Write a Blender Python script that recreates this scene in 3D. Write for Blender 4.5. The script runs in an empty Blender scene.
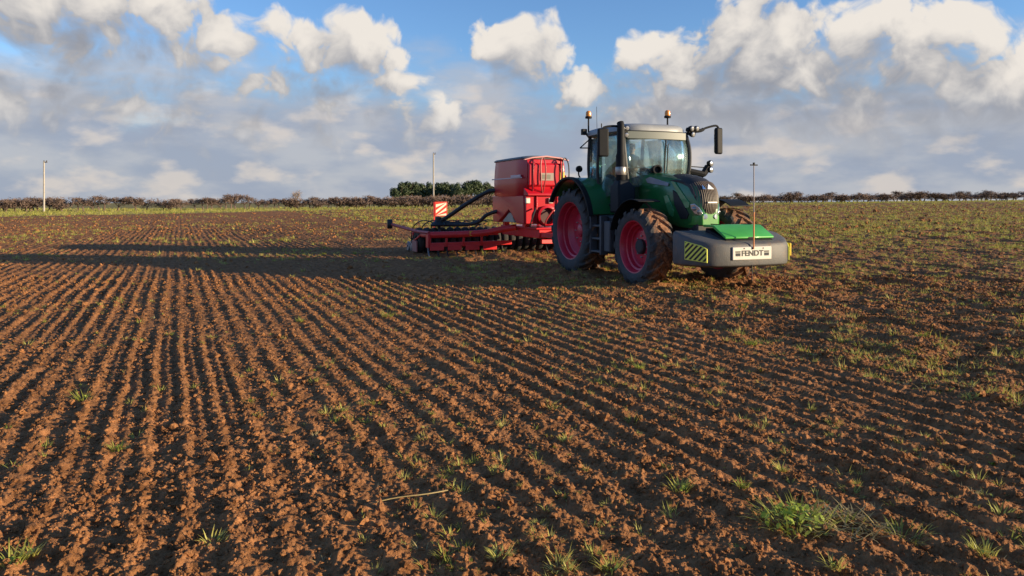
import bpy, bmesh, math, random
import numpy as np
from mathutils import Vector, Matrix

R = math.radians
S = bpy.context.scene
COL = S.collection
random.seed(7)
RNG = np.random.default_rng(11)

# ------------------------------------------------------------------ camera
CAM_H = 1.65
FPX, YH = 740.0, 201.0            # focal length in pixels, horizon row
cam_d = bpy.data.cameras.new('camera')
cam_d.sensor_width = 36.0
cam_d.lens = FPX / 1024.0 * 36.0
cam_d.shift_y = -(288.0 - YH) / 1024.0
cam_d.clip_start, cam_d.clip_end = 0.05, 9000.0
cam = bpy.data.objects.new('camera', cam_d)
COL.objects.link(cam)
cam.location = (0, 0, CAM_H)
cam.rotation_euler = (R(90), 0, 0)
S.camera = cam

# ------------------------------------------------------------------ exposure
S.view_settings.view_transform = 'Standard'
S.view_settings.look = 'None'
S.view_settings.gamma = 1.0
S.view_settings.use_curve_mapping = False
S.view_settings.exposure = 0.80

# ------------------------------------------------------------------ sun
SUN_EL = R(9.8)
SUN_XY = Vector((0.966, -0.259)).normalized()      # horizontal direction towards the sun
sun_vec = Vector((SUN_XY.x * math.cos(SUN_EL), SUN_XY.y * math.cos(SUN_EL), math.sin(SUN_EL)))
sd = bpy.data.lights.new('sun', 'SUN')
sd.energy = 5.0
sd.angle = R(0.53)
sd.color = (1.0, 0.79, 0.52)
so = bpy.data.objects.new('sun', sd)
COL.objects.link(so)
so.location = sun_vec * 60
so.rotation_euler = sun_vec.to_track_quat('Z', 'Y').to_euler()

# ------------------------------------------------------------------ node helper
class NT:
    """small helper to write node expressions"""
    def __init__(s, tree): s.t = tree
    def n(s, typ, **kw):
        nd = s.t.nodes.new(typ)
        for k, v in kw.items():
            if not k.startswith('i_'): setattr(nd, k, v)
        return nd
    def put(s, nd, idx, v):
        if v is None: return
        if isinstance(v, bpy.types.NodeSocket): s.t.links.new(v, nd.inputs[idx])
        else: nd.inputs[idx].default_value = v
    def m(s, op, a, b=None, c=None, clamp=False):
        nd = s.n('ShaderNodeMath', operation=op, use_clamp=clamp)
        s.put(nd, 0, a); s.put(nd, 1, b); s.put(nd, 2, c)
        return nd.outputs[0]
    def add(s, a, b): return s.m('ADD', a, b)
    def sub(s, a, b): return s.m('SUBTRACT', a, b)
    def mul(s, a, b): return s.m('MULTIPLY', a, b)
    def mx(s, a, b): return s.m('MAXIMUM', a, b)
    def sstep(s, v, a, b, o0=0.0, o1=1.0):
        nd = s.n('ShaderNodeMapRange', interpolation_type='SMOOTHSTEP', clamp=True)
        s.put(nd, 0, v); s.put(nd, 1, a); s.put(nd, 2, b); s.put(nd, 3, o0); s.put(nd, 4, o1)
        return nd.outputs[0]
    def noise(s, vec, scale, detail=3.0, rough=0.5, dist=0.0, dims='3D'):
        nd = s.n('ShaderNodeTexNoise', noise_dimensions=dims)
        if vec is not None: s.t.links.new(vec, nd.inputs['Vector'])
        nd.inputs['Scale'].default_value = scale
        nd.inputs['Detail'].default_value = detail
        nd.inputs['Roughness'].default_value = rough
        nd.inputs['Distortion'].default_value = dist
        return nd.outputs['Fac']
    def mix(s, f, a, b, blend='MIX'):
        nd = s.n('ShaderNodeMix', data_type='RGBA', blend_type=blend)
        s.put(nd, 0, f)
        for i, v in ((6, a), (7, b)):
            if isinstance(v, tuple) and len(v) == 3: v = (*v, 1)
            s.put(nd, i, v)
        return nd.outputs[2]
    def vec(s, x, y, z):
        nd = s.n('ShaderNodeCombineXYZ')
        s.put(nd, 0, x); s.put(nd, 1, y); s.put(nd, 2, z)
        return nd.outputs[0]
    def vm(s, op, a, b=None):
        nd = s.n('ShaderNodeVectorMath', operation=op)
        s.put(nd, 0, a); s.put(nd, 1, b)
        return nd.outputs[0]

# ------------------------------------------------------------------ world: Nishita sky + broken cumulus
W = bpy.data.worlds.new('World')
S.world = W
W.use_nodes = True
wt = W.node_tree
wt.nodes.clear()
SKY_STR = 0.1
SKY_TINT = (.60, .86, 1.32)

# cloud field as a node group over (azimuth, elevation) so that it can be sampled twice
# blobs: azimuth, elevation, half width, half height, weight (radians)
def azel(px, py):
    u, v = (px - 512) / FPX, (YH - py) / FPX
    return math.atan(u), math.atan(v / math.sqrt(1 + u * u))
BLOBS = []
for px, py, rx, ry, w in [
        (60, 10, 165, 50, 1.0), (178, 20, 62, 42, 1.0), (10, 100, 70, 30, .8), (335, 40, 68, 32, 1.0),
        (385, 68, 48, 30, .9), (520, 45, 50, 36, 1.0), (560, 82, 50, 28, .8),
        (765, 50, 80, 62, 1.15), (870, 62, 95, 56, 1.1), (680, 72, 72, 42, 1.0), (735, 55, 60, 48, 1.0), (935, 62, 62, 44, 1.0), (1010, 85, 68, 45, 1.0),
        (230, 108, 190, 38, .7), (280, 84, 60, 20, .8), (440, 130, 80, 34, .6),
        (800, 118, 230, 42, .9), (60, 150, 200, 36, .5)]:
    a, e = azel(px, py)
    BLOBS.append((a, e - .006, rx * 1.22 / FPX, ry * 1.32 / FPX, w))
g = bpy.data.node_groups.new('cloud_field', 'ShaderNodeTree')
g.interface.new_socket('P', in_out='INPUT', socket_type='NodeSocketVector')
g.interface.new_socket('Field', in_out='OUTPUT', socket_type='NodeSocketFloat')
G = NT(g)
gi, go = g.nodes.new('NodeGroupInput'), g.nodes.new('NodeGroupOutput')
P0 = gi.outputs[0]
wn = G.n('ShaderNodeTexNoise', noise_dimensions='2D')
g.links.new(P0, wn.inputs['Vector'])
wn.inputs['Scale'].default_value = 9.0
wn.inputs['Detail'].default_value = 2.0
warp = G.n('ShaderNodeVectorMath', operation='MULTIPLY_ADD')
g.links.new(wn.outputs['Color'], warp.inputs[0])
warp.inputs[1].default_value = (0.075, 0.05, 0.0)
wadd = G.vm('ADD', P0, (-.0375, -.025, 0.0))
g.links.new(wadd, warp.inputs[2])
PW = warp.outputs[0]
fld = None
for a, e, rx, ry, w in BLOBS:
    q = G.n('ShaderNodeVectorMath', operation='MULTIPLY_ADD')
    g.links.new(PW, q.inputs[0])
    q.inputs[1].default_value = (1 / rx, 1 / ry, 0); q.inputs[2].default_value = (-a / rx, -e / ry, 0)
    d = G.n('ShaderNodeVectorMath', operation='DOT_PRODUCT')
    g.links.new(q.outputs[0], d.inputs[0]); g.links.new(q.outputs[0], d.inputs[1])
    b = G.m('MULTIPLY_ADD', d.outputs['Value'], -w, w)
    fld = b if fld is None else G.m('SMOOTH_MAX', fld, b, 0.3)
big = G.noise(P0, 3.2, 2.0, .5, dims='2D')
fld = G.mx(fld, G.m('MULTIPLY_ADD', big, 5.0, -3.85))
n_a = G.noise(PW, 14.0, 9.0, .57, dims='2D')
vo = G.n('ShaderNodeTexVoronoi', feature='F1', voronoi_dimensions='2D')
g.links.new(PW, vo.inputs['Vector'])
vo.inputs['Scale'].default_value = 24.0
vo.inputs['Detail'].default_value = 2.6
vo.inputs['Roughness'].default_value = 0.5
fld = G.m('MULTIPLY_ADD', n_a, 1.42, G.add(fld, -.58))
fld = G.m('MULTIPLY_ADD', vo.outputs['Distance'], -.50, fld)
g.links.new(fld, go.inputs[0])

K = NT(wt)
tc = K.n('ShaderNodeTexCoord')
sp = K.n('ShaderNodeSeparateXYZ')
wt.links.new(tc.outputs['Generated'], sp.inputs[0])
dx_, dy_, dz_ = sp.outputs
az = K.m('ARCTAN2', dx_, dy_)
el = K.m('ARCSINE', dz_)
P = K.vec(az, el, 0.0)
def field(p):
    nd = K.n('ShaderNodeGroup', node_tree=g)
    wt.links.new(p, nd.inputs[0])
    return nd.outputs[0]
f0 = field(P)
f1 = field(K.vm('ADD', P, (0.018, 0.044, 0.0)))
dlt = K.sub(f0, f1)
soft = K.sstep(dlt, -.05, .45, .95, .34)              # crisp sunlit tops, soft undersides
alpha = K.sstep(f0, -0.03, soft)
shade = K.sstep(K.add(K.m('MULTIPLY_ADD', f1, -0.50, dlt), K.sstep(el, .17, .07, 0.0, -.30)), -0.80, 1.25)
c_cloud = K.mix(shade, (0.30, 0.315, 0.36), (0.82, 0.765, 0.70))
# low hazy sheet towards the horizon with soft pinkish puffs
low = K.noise(K.vm('MULTIPLY', P, (1.0, 2.8, 1.0)), 6.0, 5.0, .55, dims='2D')
low2 = K.noise(K.vm('MULTIPLY', P, (1.0, 2.2, 1.0)), 11.0, 5.0, .5, dims='2D')
c_low = K.mix(K.sstep(low, .38, .66), (0.325, 0.37, 0.475), (0.46, 0.475, 0.525))
c_low = K.mix(K.mul(K.sstep(low2, .50, .70), .75), c_low, (0.70, 0.62, 0.56))
a_low = K.mul(K.sstep(K.m('MULTIPLY_ADD', low, -.16, el), 0.13, 0.02), .96)
sky = K.n('ShaderNodeTexSky', sky_type='NISHITA', sun_disc=False)
sky.sun_elevation = SUN_EL
sky.sun_rotation = math.atan2(SUN_XY.x, SUN_XY.y)
sky.air_density, sky.dust_density, sky.ozone_density = 1.0, 0.2, 1.0
blue = K.mix(1.0, sky.outputs[0], SKY_TINT, 'MULTIPLY')
inv = .60 / SKY_STR
def scale(c, k):
    nd = K.n('ShaderNodeVectorMath', operation='SCALE')
    wt.links.new(c, nd.inputs[0]); nd.inputs[3].default_value = k
    return nd.outputs[0]
col = K.mix(a_low, blue, scale(c_low, inv))
near_h = K.sstep(el, 0.03, 0.14)
col = K.mix(K.mul(alpha, K.m('MULTIPLY_ADD', near_h, .85, .15)), col, scale(c_cloud, inv))
# the ground half of the world (never seen: the field covers it)
col = K.mix(K.sstep(dz_, -0.02, -0.06), col, (0.9, 0.7, 0.5))
bg = K.n('ShaderNodeBackground')
bg.inputs[1].default_value = SKY_STR
W.cycles.sampling_method = 'MANUAL'
W.cycles.sample_map_resolution = 256
wo = K.n('ShaderNodeOutputWorld')
wt.links.new(col, bg.inputs[0])
wt.links.new(bg.outputs[0], wo.inputs[0])

# ------------------------------------------------------------------ materials
MATS = {}
def mat(name, color, rough=.6, metal=0.0, spec=.5, var=0.0, vscale=8.0, bump=0.0, bscale=60.0, dirt=0.0, dirt_col=(.16, .075, .035), dscale=5.0, coat=0.0, emit=None, sheen=0):
    """plain procedural surface: colour variation, dust/dirt patches, fine bump"""
    if name in MATS: return MATS[name]
    m = bpy.data.materials.new(name); m.use_nodes = True
    t = m.node_tree; N = NT(t)
    b = t.nodes['Principled BSDF']
    b.inputs['Roughness'].default_value = rough
    b.inputs['Metallic'].default_value = metal
    b.inputs['Specular IOR Level'].default_value = spec
    b.inputs['Coat Weight'].default_value = coat
    b.inputs['Coat Roughness'].default_value = .12
    tcn = N.n('ShaderNodeTexCoord').outputs['Object']
    c = N.mix(0.0, color, color)
    if var:
        k = N.noise(tcn, vscale, 5, .6)
        c = N.mix(N.mul(N.sstep(k, .3, .7), var), color, tuple(x * .45 for x in color))
    if dirt:
        k = N.sstep(N.add(N.noise(tcn, dscale, 8, .65), dirt * .55 - .27), .40, .62)
        c = N.mix(N.mul(k, min(1.0, dirt * 1.3)), c, dirt_col)
        t.links.new(N.m('MAXIMUM', rough, N.mul(k, .85)), b.inputs['Roughness'])
    t.links.new(c, b.inputs['Base Color'])
    if bump:
        bn = N.n('ShaderNodeBump'); bn.inputs['Strength'].default_value = bump; bn.inputs['Distance'].default_value = .02
        t.links.new(N.noise(tcn, bscale, 4, .6), bn.inputs['Height'])
        t.links.new(bn.outputs[0], b.inputs['Normal'])
    if emit:
        b.inputs['Emission Color'].default_value = (*emit[:3], 1); b.inputs['Emission Strength'].default_value = emit[3]
    MATS[name] = m
    return m

def soil_material():
    m = bpy.data.materials.new('soil'); m.use_nodes = True
    t = m.node_tree; N = NT(t); b = t.nodes['Principled BSDF']
    pos = N.n('ShaderNodeNewGeometry').outputs['Position']
    at = N.n('ShaderNodeAttribute', attribute_name='veg').outputs['Fac']
    n1 = N.noise(pos, .35, 4, .55); n2 = N.noise(pos, 6.0, 6, .6); n3 = N.noise(pos, 55.0, 4, .6)
    c = N.mix(N.sstep(n2, .32, .68), (.170, .073, .027), (.38, .170, .067))
    c = N.mix(N.mul(N.sstep(n1, .42, .66), .35), c, (.20, .098, .042))
    c = N.mix(N.mul(N.sstep(n3, .52, .74), .45), c, (.45, .235, .11))
    # plant cover far out, where single plants cannot be told apart
    gcol = N.mix(N.sstep(N.noise(pos, .8, 5, .6), .35, .65), (.19, .165, .045), (.31, .25, .085))
    gk = N.sstep(N.add(N.noise(pos, 1.7, 7, .68), N.m('MULTIPLY_ADD', at, .62, -.36)), .44, .60)
    c = N.mix(gk, c, gcol)
    t.links.new(c, b.inputs['Base Color'])
    b.inputs['Roughness'].default_value = .95
    b.inputs['Specular IOR Level'].default_value = .15
    bn = N.n('ShaderNodeBump'); bn.inputs['Strength'].default_value = .9; bn.inputs['Distance'].default_value = .012
    h = N.add(N.noise(pos, 70.0, 6, .65), N.mul(N.noise(pos, 22.0, 3, .6), 1.2))
    t.links.new(h, bn.inputs['Height']); t.links.new(bn.outputs[0], b.inputs['Normal'])
    return m
M_SOIL = soil_material()

def leaf_material(name, c1, c2, trans=.35):
    m = bpy.data.materials.new(name); m.use_nodes = True
    t = m.node_tree; N = NT(t); t.nodes.clear()
    pos = N.n('ShaderNodeNewGeometry').outputs['Position']
    k = N.sstep(N.noise(pos, 2.3, 3, .6), .35, .65)
    c = N.mix(k, c1, c2)
    d = N.n('ShaderNodeBsdfPrincipled'); d.inputs['Roughness'].default_value = .55; d.inputs['Specular IOR Level'].default_value = .3
    tr = N.n('ShaderNodeBsdfTranslucent')
    t.links.new(c, d.inputs['Base Color']); t.links.new(c, tr.inputs['Color'])
    mx = N.n('ShaderNodeMixShader'); mx.inputs[0].default_value = trans
    o = N.n('ShaderNodeOutputMaterial')
    t.links.new(d.outputs[0], mx.inputs[1]); t.links.new(tr.outputs[0], mx.inputs[2]); t.links.new(mx.outputs[0], o.inputs[0])
    return m
M_GRASS = leaf_material('grass_blade', (.30, .33, .05), (.58, .52, .14))
M_LEAF = leaf_material('weed_leaf', (.30, .40, .05), (.55, .56, .12))
M_DRY = leaf_material('dry_grass', (.40, .30, .12), (.58, .46, .22), .3)
M_TWIG = mat('twig', (.17, .115, .088), .9, var=.4, vscale=1.5)
M_PINE = leaf_material('pine_leaf', (.034, .055, .026), (.07, .095, .038), .15)

# ------------------------------------------------------------------ helpers: objects
def tag(o, label=None, cat=None, group=None, kind=None):
    if label: o['label'] = label
    if cat: o['category'] = cat
    if group: o['group'] = group
    if kind: o['kind'] = kind
    return o
def link(o, parent=None):
    COL.objects.link(o)
    if parent is not None: o.parent = parent
    return o
def empty(name, loc=(0, 0, 0), rz=0.0):
    o = bpy.data.objects.new(name, None); o.empty_display_size = .3
    o.location = loc; o.rotation_euler = (0, 0, rz)
    return link(o)
def copy_tree(o, parent=None):
    c = o.copy(); COL.objects.link(c); c.parent = parent
    for ch in list(o.children): copy_tree(ch, c)
    return c
def np_mesh(name, V, F):
    """mesh from numpy arrays (all faces with the same corner count)"""
    me = bpy.data.meshes.new(name)
    V = np.asarray(V, np.float32); F = np.asarray(F, np.int32)
    k = F.shape[1]
    me.vertices.add(len(V)); me.vertices.foreach_set('co', V.ravel())
    me.loops.add(F.size); me.loops.foreach_set('vertex_index', F.ravel())
    me.polygons.add(len(F))
    me.polygons.foreach_set('loop_start', np.arange(0, F.size, k, dtype=np.int32))
    me.update(calc_edges=True); me.validate()
    return me

# ------------------------------------------------------------------ terrain
def hsh(ix, iy, seed):
    n = (ix.astype(np.int64) * 374761393 + iy.astype(np.int64) * 668265263 + seed * 1442695041) & 0x7fffffff
    n = ((n ^ (n >> 13)) * 1274126177) & 0x7fffffff
    n = (n ^ (n >> 16)) & 0xffff
    return n / 65535.0
def vnoise(x, y, seed=0):
    ix, iy = np.floor(x), np.floor(y)
    fx, fy = x - ix, y - iy
    fx = fx * fx * (3 - 2 * fx); fy = fy * fy * (3 - 2 * fy)
    ix, iy = ix.astype(np.int64), iy.astype(np.int64)
    a, b = hsh(ix, iy, seed), hsh(ix + 1, iy, seed)
    c, d = hsh(ix, iy + 1, seed), hsh(ix + 1, iy + 1, seed)
    return (a + (b - a) * fx) * (1 - fy) + (c + (d - c) * fx) * fy
def smooth(v, a, b):
    t = np.clip((v - a) / (b - a), 0, 1)
    return t * t * (3 - 2 * t)
ROW_A = R(24.2)
ROW_D = (-math.sin(ROW_A), math.cos(ROW_A))       # along the drilled rows, away from the camera
ROW_P = (math.cos(ROW_A), math.sin(ROW_A))        # across them, to the right
TR_A = R(21.7)                                     # tractor heading: towards the camera, turned to picture right
TR_H = Vector((math.sin(TR_A), -math.cos(TR_A), 0)); TR_L = Vector((math.cos(TR_A), math.sin(TR_A), 0))
TR_O = Vector((2.50, 17.81, 0.0))
def rise(X, Y):
    return np.clip((X + 62) * .0102, 0, 1.9) * smooth(Y, 22, 125) - smooth(Y, 165, 420) * 2.5
def verge_y(X):
    return 74 + (X + 50) * 1.15
def masks(X, Y):
    s = X * ROW_P[0] + Y * ROW_P[1]
    wob = (vnoise(Y * .35, X * .1, 5) - .5) * .5
    a = X + wob                                  # boundaries follow the drill's outer ends
    fr = (-2.15) * ROW_P[0] + 21.3 * ROW_P[1] - .75
    bk = (3.2) * ROW_P[0] + 24.0 * ROW_P[1]
    tt = X * ROW_D[0] + Y * ROW_D[1]
    t0 = -2.15 * ROW_D[0] + 22.2 * ROW_D[1]
    lim = np.where(tt > t0, bk, fr)
    sown = 1 - smooth(s + wob * .8, lim - .5, lim + .4)
    verge = np.maximum(smooth(Y - verge_y(X) + (vnoise(X * .12, Y * .12, 9) - .5) * 9, -2, 3) * smooth(X, 30, -10), smooth(Y, 124, 130) * smooth(X, -30, 0))
    verge = np.maximum(verge, smooth(Y, 133, 140))
    return s, tt, sown * (1 - verge), verge
def height(X, Y, detail=True):
    s, t, sown, verge = masks(X, Y)
    z = rise(X, Y)
    # drilled rows
    sw = s + .07 * (vnoise(t * .35, s * .5, 1) - .5) + .03 * (vnoise(t * 1.9, s * 2.5, 2) - .5)
    sw = sw + .10 * (vnoise(s * 2.1, t * .02, 14) - .5) + .16 * (vnoise(s * .7, t * .03, 15) - .5)   # uneven coulter spacing
    ph = sw / .225
    row = np.floor(ph + .5)
    amp = .55 + .75 * hsh(row, row * 0, 3)
    amp = amp * (.40 + 1.0 * vnoise(t * .9 + row * 7.3, row * 1.7, 4)) * (.55 + .8 * vnoise(t * .3, s * .5, 8))
    fr = ph + .5 - row
    fr = np.where(fr < .30, fr / .60, .5 + (fr - .30) / 1.40)      # steep on the left, gentle on the right
    c = .5 - .5 * np.cos(2 * np.pi * fr)
    wide = (vnoise(s * .42, t * .05, 6) - .5) * .05
    rows = .024 * amp * (c - .4) * np.clip(.6 + Y / 50, 1, 2.2) + wide * .5
    rows = rows + .009 * (np.cos(4 * np.pi * (ph + .1)) * smooth(vnoise(s * .9, t * .15, 16), .45, .7))
    brk = vnoise(X * .45, Y * .45, 17) * .6 + vnoise(X * 1.3, Y * 1.3, 18) * .4
    rows = rows * (.62 + .50 * smooth(brk, .28, .55)) + (1 - smooth(brk, .3, .5)) * ((vnoise(X * 3.1, Y * 3.1, 19) - .5) * .03)
    rough = (vnoise(X * .9, Y * .9, 12) - .5) * .11 + (vnoise(X * 2.6, Y * 2.6, 13) - .5) * .085 + .016 * np.cos(2 * np.pi * s / .52)
    rut = np.exp(-((s - 15.9 + .4 * np.sin(t * .12)) / .35) ** 2) + np.exp(-((s - 13.4 + .4 * np.sin(t * .1)) / .3) ** 2)
    rough = rough - .07 * rut
    z = z + rows * sown + rough * (1 - sown) * (1 - .6 * verge)
    if detail:
        k = (.52 + .58 * c * sown + .45 * (1 - sown)) * np.clip(.9 + Y / 60, 1, 1.4)
        big_ = .4 + 1.3 * vnoise(X * 1.7, Y * 1.7, 27)              # cloddier and finer stretches
        n1 = np.abs(vnoise(X * 11, Y * 11, 21) - .5) * 2
        n2 = np.abs(vnoise(X * 27, Y * 27, 22) - .5) * 2
        n3 = vnoise(X * 55, Y * 55, 23)
        n4 = vnoise(X * 105, Y * 105, 24)
        z = z + k * (.020 * (1 - n1) * big_ + .021 * (1 - n2) + .017 * n3 + .010 * n4 - .037)
    for lx, ly, hh in HEAPS:
        w = TR_O + TR_H * lx + TR_L * ly
        z = z + hh * np.exp(-((X - w.x) ** 2 + (Y - w.y) ** 2) / .12)
    # pressed flat under the wheels
    for lx, ly, rr in WHEELS:
        w = TR_O + TR_H * lx + TR_L * ly
        d = np.hypot(X - w.x, Y - w.y)
        z = z * smooth(d, .25, .75) - .01 * (1 - smooth(d, .25, .75)) + .07 * np.exp(-((d - .58) / .16) ** 2) * (.4 + 1.2 * vnoise(X * 6, Y * 6, 28))
    return z
HEAPS = [(-4.6, -1.0, .16), (-4.9, -1.5, .10), (-4.3, -.5, .14), (-5.0, -2.0, .06), (-3.8, -.2, .10), (-3.4, .5, .08)]
WHEELS = [(0, -.95, .97), (0, .95, .97), (2.85, -.93, .77), (2.85, .93, .77)]
def gz(x, y):
    return float(height(np.array([float(x)]), np.array([float(y)]))[0])

def build_field():
    # columns: dense inside the view, coarser beside it
    u_in = np.linspace(-.75, .75, 900)
    u_o = .76 + np.cumsum(np.geomspace(.002, .08, 45))
    u = np.concatenate([-u_o[::-1], u_in, u_o])
    ys = [1.6]
    while ys[-1] < 1500:
        y = ys[-1]
        st = max(.0105, .0036 * y) if y < 34 else (.0036 * y * (1 + (y - 34) * .011) if y < 105 else .012 * y if y < 140 else .06 * y)
        ys.append(y + st)
    v = np.array(ys)
    U, Y = np.meshgrid(u, v)
    X = U * Y
    # jitter the far lattice so that it never lines up
    Z = height(X, Y)
    V = np.stack([X, Y, Z], -1).reshape(-1, 3)
    nr, nc = U.shape
    i = np.arange(nr * nc).reshape(nr, nc)
    F = np.stack([i[:-1, :-1], i[:-1, 1:], i[1:, 1:], i[1:, :-1]], -1).reshape(-1, 4)
    # the sheet goes on behind and beside the camera, coarser
    base = len(V)
    um = u[-1]
    xs = np.linspace(-90, 90, 121); yb = np.linspace(-60, 1.6, 60)
    XX, YY = np.meshgrid(xs, yb)
    ZZ = height(XX, YY, False) - .02
    V2 = np.stack([XX, YY, ZZ], -1).reshape(-1, 3)
    j = np.arange(V2.shape[0]).reshape(XX.shape) + base
    F2 = np.stack([j[:-1, :-1], j[:-1, 1:], j[1:, 1:], j[1:, :-1]], -1).reshape(-1, 4)
    me = np_mesh('field', np.concatenate([V, V2]), np.concatenate([F, F2]))
    allX = np.concatenate([X.ravel(), XX.ravel()]); allY = np.concatenate([Y.ravel(), YY.ravel()])
    s, t, sown, verge = masks(allX, allY)
    far = smooth(allY, 14, 60)
    veg = sown * (.06 + .16 * far) + (1 - sown) * (.18 + .24 * far)
    veg = veg * (1 - verge) + verge * .80
    at = me.attributes.new('veg', 'FLOAT', 'POINT')
    at.data.foreach_set('value', veg.astype(np.float32))
    me.polygons.foreach_set('use_smooth', np.ones(len(me.polygons), bool))
    me.materials.append(M_SOIL)
    o = link(bpy.data.objects.new('field', me))
    tag(o, 'ploughed brown field with drilled rows running to the far hedge', kind='structure')
    print('field tris', 2 * len(F))
    return o
build_field()

# ------------------------------------------------------------------ soil clods and ground plants (uncountable: stuff)
def scatter(name, protos, pts, scl, rot, tilt, idx, material=None):
    """points with scale/rotation attributes; geometry nodes put one of the prototypes on each point"""
    me = bpy.data.meshes.new(name)
    me.vertices.add(len(pts)); me.vertices.foreach_set('co', np.asarray(pts, np.float32).ravel())
    a = me.attributes.new('scl', 'FLOAT_VECTOR', 'POINT'); a.data.foreach_set('vector', np.asarray(scl, np.float32).ravel())
    a = me.attributes.new('rot', 'FLOAT_VECTOR', 'POINT'); a.data.foreach_set('vector', np.asarray(np.stack([tilt[0], tilt[1], rot], -1), np.float32).ravel())
    a = me.attributes.new('idx', 'INT', 'POINT'); a.data.foreach_set('value', np.asarray(idx, np.int32))
    o = link(bpy.data.objects.new(name, me))
    t = bpy.data.node_groups.new(name, 'GeometryNodeTree')
    t.interface.new_socket('Geometry', in_out='INPUT', socket_type='NodeSocketGeometry')
    t.interface.new_socket('Geometry', in_out='OUTPUT', socket_type='NodeSocketGeometry')
    N = t.nodes
    gi, go = N.new('NodeGroupInput'), N.new('NodeGroupOutput')
    jn = N.new('GeometryNodeJoinGeometry')
    for p in reversed(protos):
        oi = N.new('GeometryNodeObjectInfo'); oi.inputs['Object'].default_value = p; oi.inputs['As Instance'].default_value = True
        t.links.new(oi.outputs['Geometry'], jn.inputs[0])
    ip = N.new('GeometryNodeInstanceOnPoints')
    def attr(nm, dt):
        n = N.new('GeometryNodeInputNamedAttribute'); n.data_type = dt; n.inputs['Name'].default_value = nm
        return n.outputs['Attribute']
    er = N.new('FunctionNodeEulerToRotation')
    t.links.new(attr('rot', 'FLOAT_VECTOR'), er.inputs[0])
    t.links.new(gi.outputs[0], ip.inputs['Points'])
    t.links.new(jn.outputs[0], ip.inputs['Instance'])
    ip.inputs['Pick Instance'].default_value = True
    t.links.new(attr('idx', 'INT'), ip.inputs['Instance Index'])
    t.links.new(er.outputs[0], ip.inputs['Rotation'])
    t.links.new(attr('scl', 'FLOAT_VECTOR'), ip.inputs['Scale'])
    t.links.new(ip.outputs[0], go.inputs[0])
    md = o.modifiers.new('scatter', 'NODES'); md.node_group = t
    return o

def proto(name, V, F, material):
    me = bpy.data.meshes.new(name); me.from_pydata(V, [], F); me.update()
    me.materials.append(material)
    return bpy.data.objects.new(name, me)          # never linked: only the scatter uses it

def clod_proto(i):
    bm = bmesh.new(); bmesh.ops.create_icosphere(bm, subdivisions=2, radius=1.0)
    rs = np.random.default_rng(100 + i)
    ks = rs.normal(size=(6, 3)) * 1.6; phs = rs.uniform(0, 6.28, 6)
    for v in bm.verts:
        p = np.array(v.co)
        d = 1 + .17 * np.sin(ks[:3] @ p * 1.4 + phs[:3]).sum() * .7 + .10 * np.sin(ks[3:] @ p * 3.5 + phs[3:]).sum() + rs.normal() * .05
        v.co = Vector(p * d * (1, .85, .62))
    me = bpy.data.meshes.new('soil_clod'); bm.to_mesh(me); bm.free(); me.materials.append(M_SOIL)
    return bpy.data.objects.new('soil_clod', me)
CLODS = [clod_proto(i) for i in range(6)]

def fan_points(n, y0, y1, power, half=.80):
    """random ground points, denser near the camera"""
    q = RNG.random(n)
    if abs(power) < 1e-6: Y = y0 * (y1 / y0) ** q
    else: Y = (y0 ** power + q * (y1 ** power - y0 ** power)) ** (1 / power)
    X = (RNG.random(n) * 2 - 1) * half * Y
    return X, Y

def build_clods():
    X1, Y1 = fan_points(130000, 2.4, 16, .35)
    X2, Y2 = fan_points(16000, 10, 45, .4)
    X3, Y3 = fan_points(26000, 35, 105, .5)
    X = np.concatenate([X1, X2, X3]); Y = np.concatenate([Y1, Y2, Y3])
    n = len(X)
    s, t, sown, verge = masks(X, Y)
    ph = s / .225
    c = .5 + .5 * np.cos(2 * np.pi * (ph + .15))
    keep = (RNG.random(n) < np.where(sown > .5, .42 + .58 * c, .9)) & (verge < .5)
    patch = vnoise(X * 1.3, Y * 1.3, 31)
    keep &= RNG.random(n) < .35 + .9 * patch
    X, Y, sown = X[keep], Y[keep], sown[keep]
    n = len(X)
    sz = np.exp(RNG.normal(math.log(.0058), .55, n)).clip(.0025, .042) * np.where(sown > .5, 1, 1.45) * np.clip(Y / 9, 1, 4.5)
    Z = height(X, Y) + sz * .15
    sc = sz[:, None] * RNG.uniform(.75, 1.3, (n, 3))
    o = scatter('soil_clods', CLODS, np.stack([X, Y, Z], -1), sc, RNG.uniform(0, 6.28, n), (RNG.normal(0, .5, n), RNG.normal(0, .5, n)), RNG.integers(0, len(CLODS), n))
    tag(o, 'crumbly brown clods of soil lying all over the ploughed field', kind='stuff')
build_clods()

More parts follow.
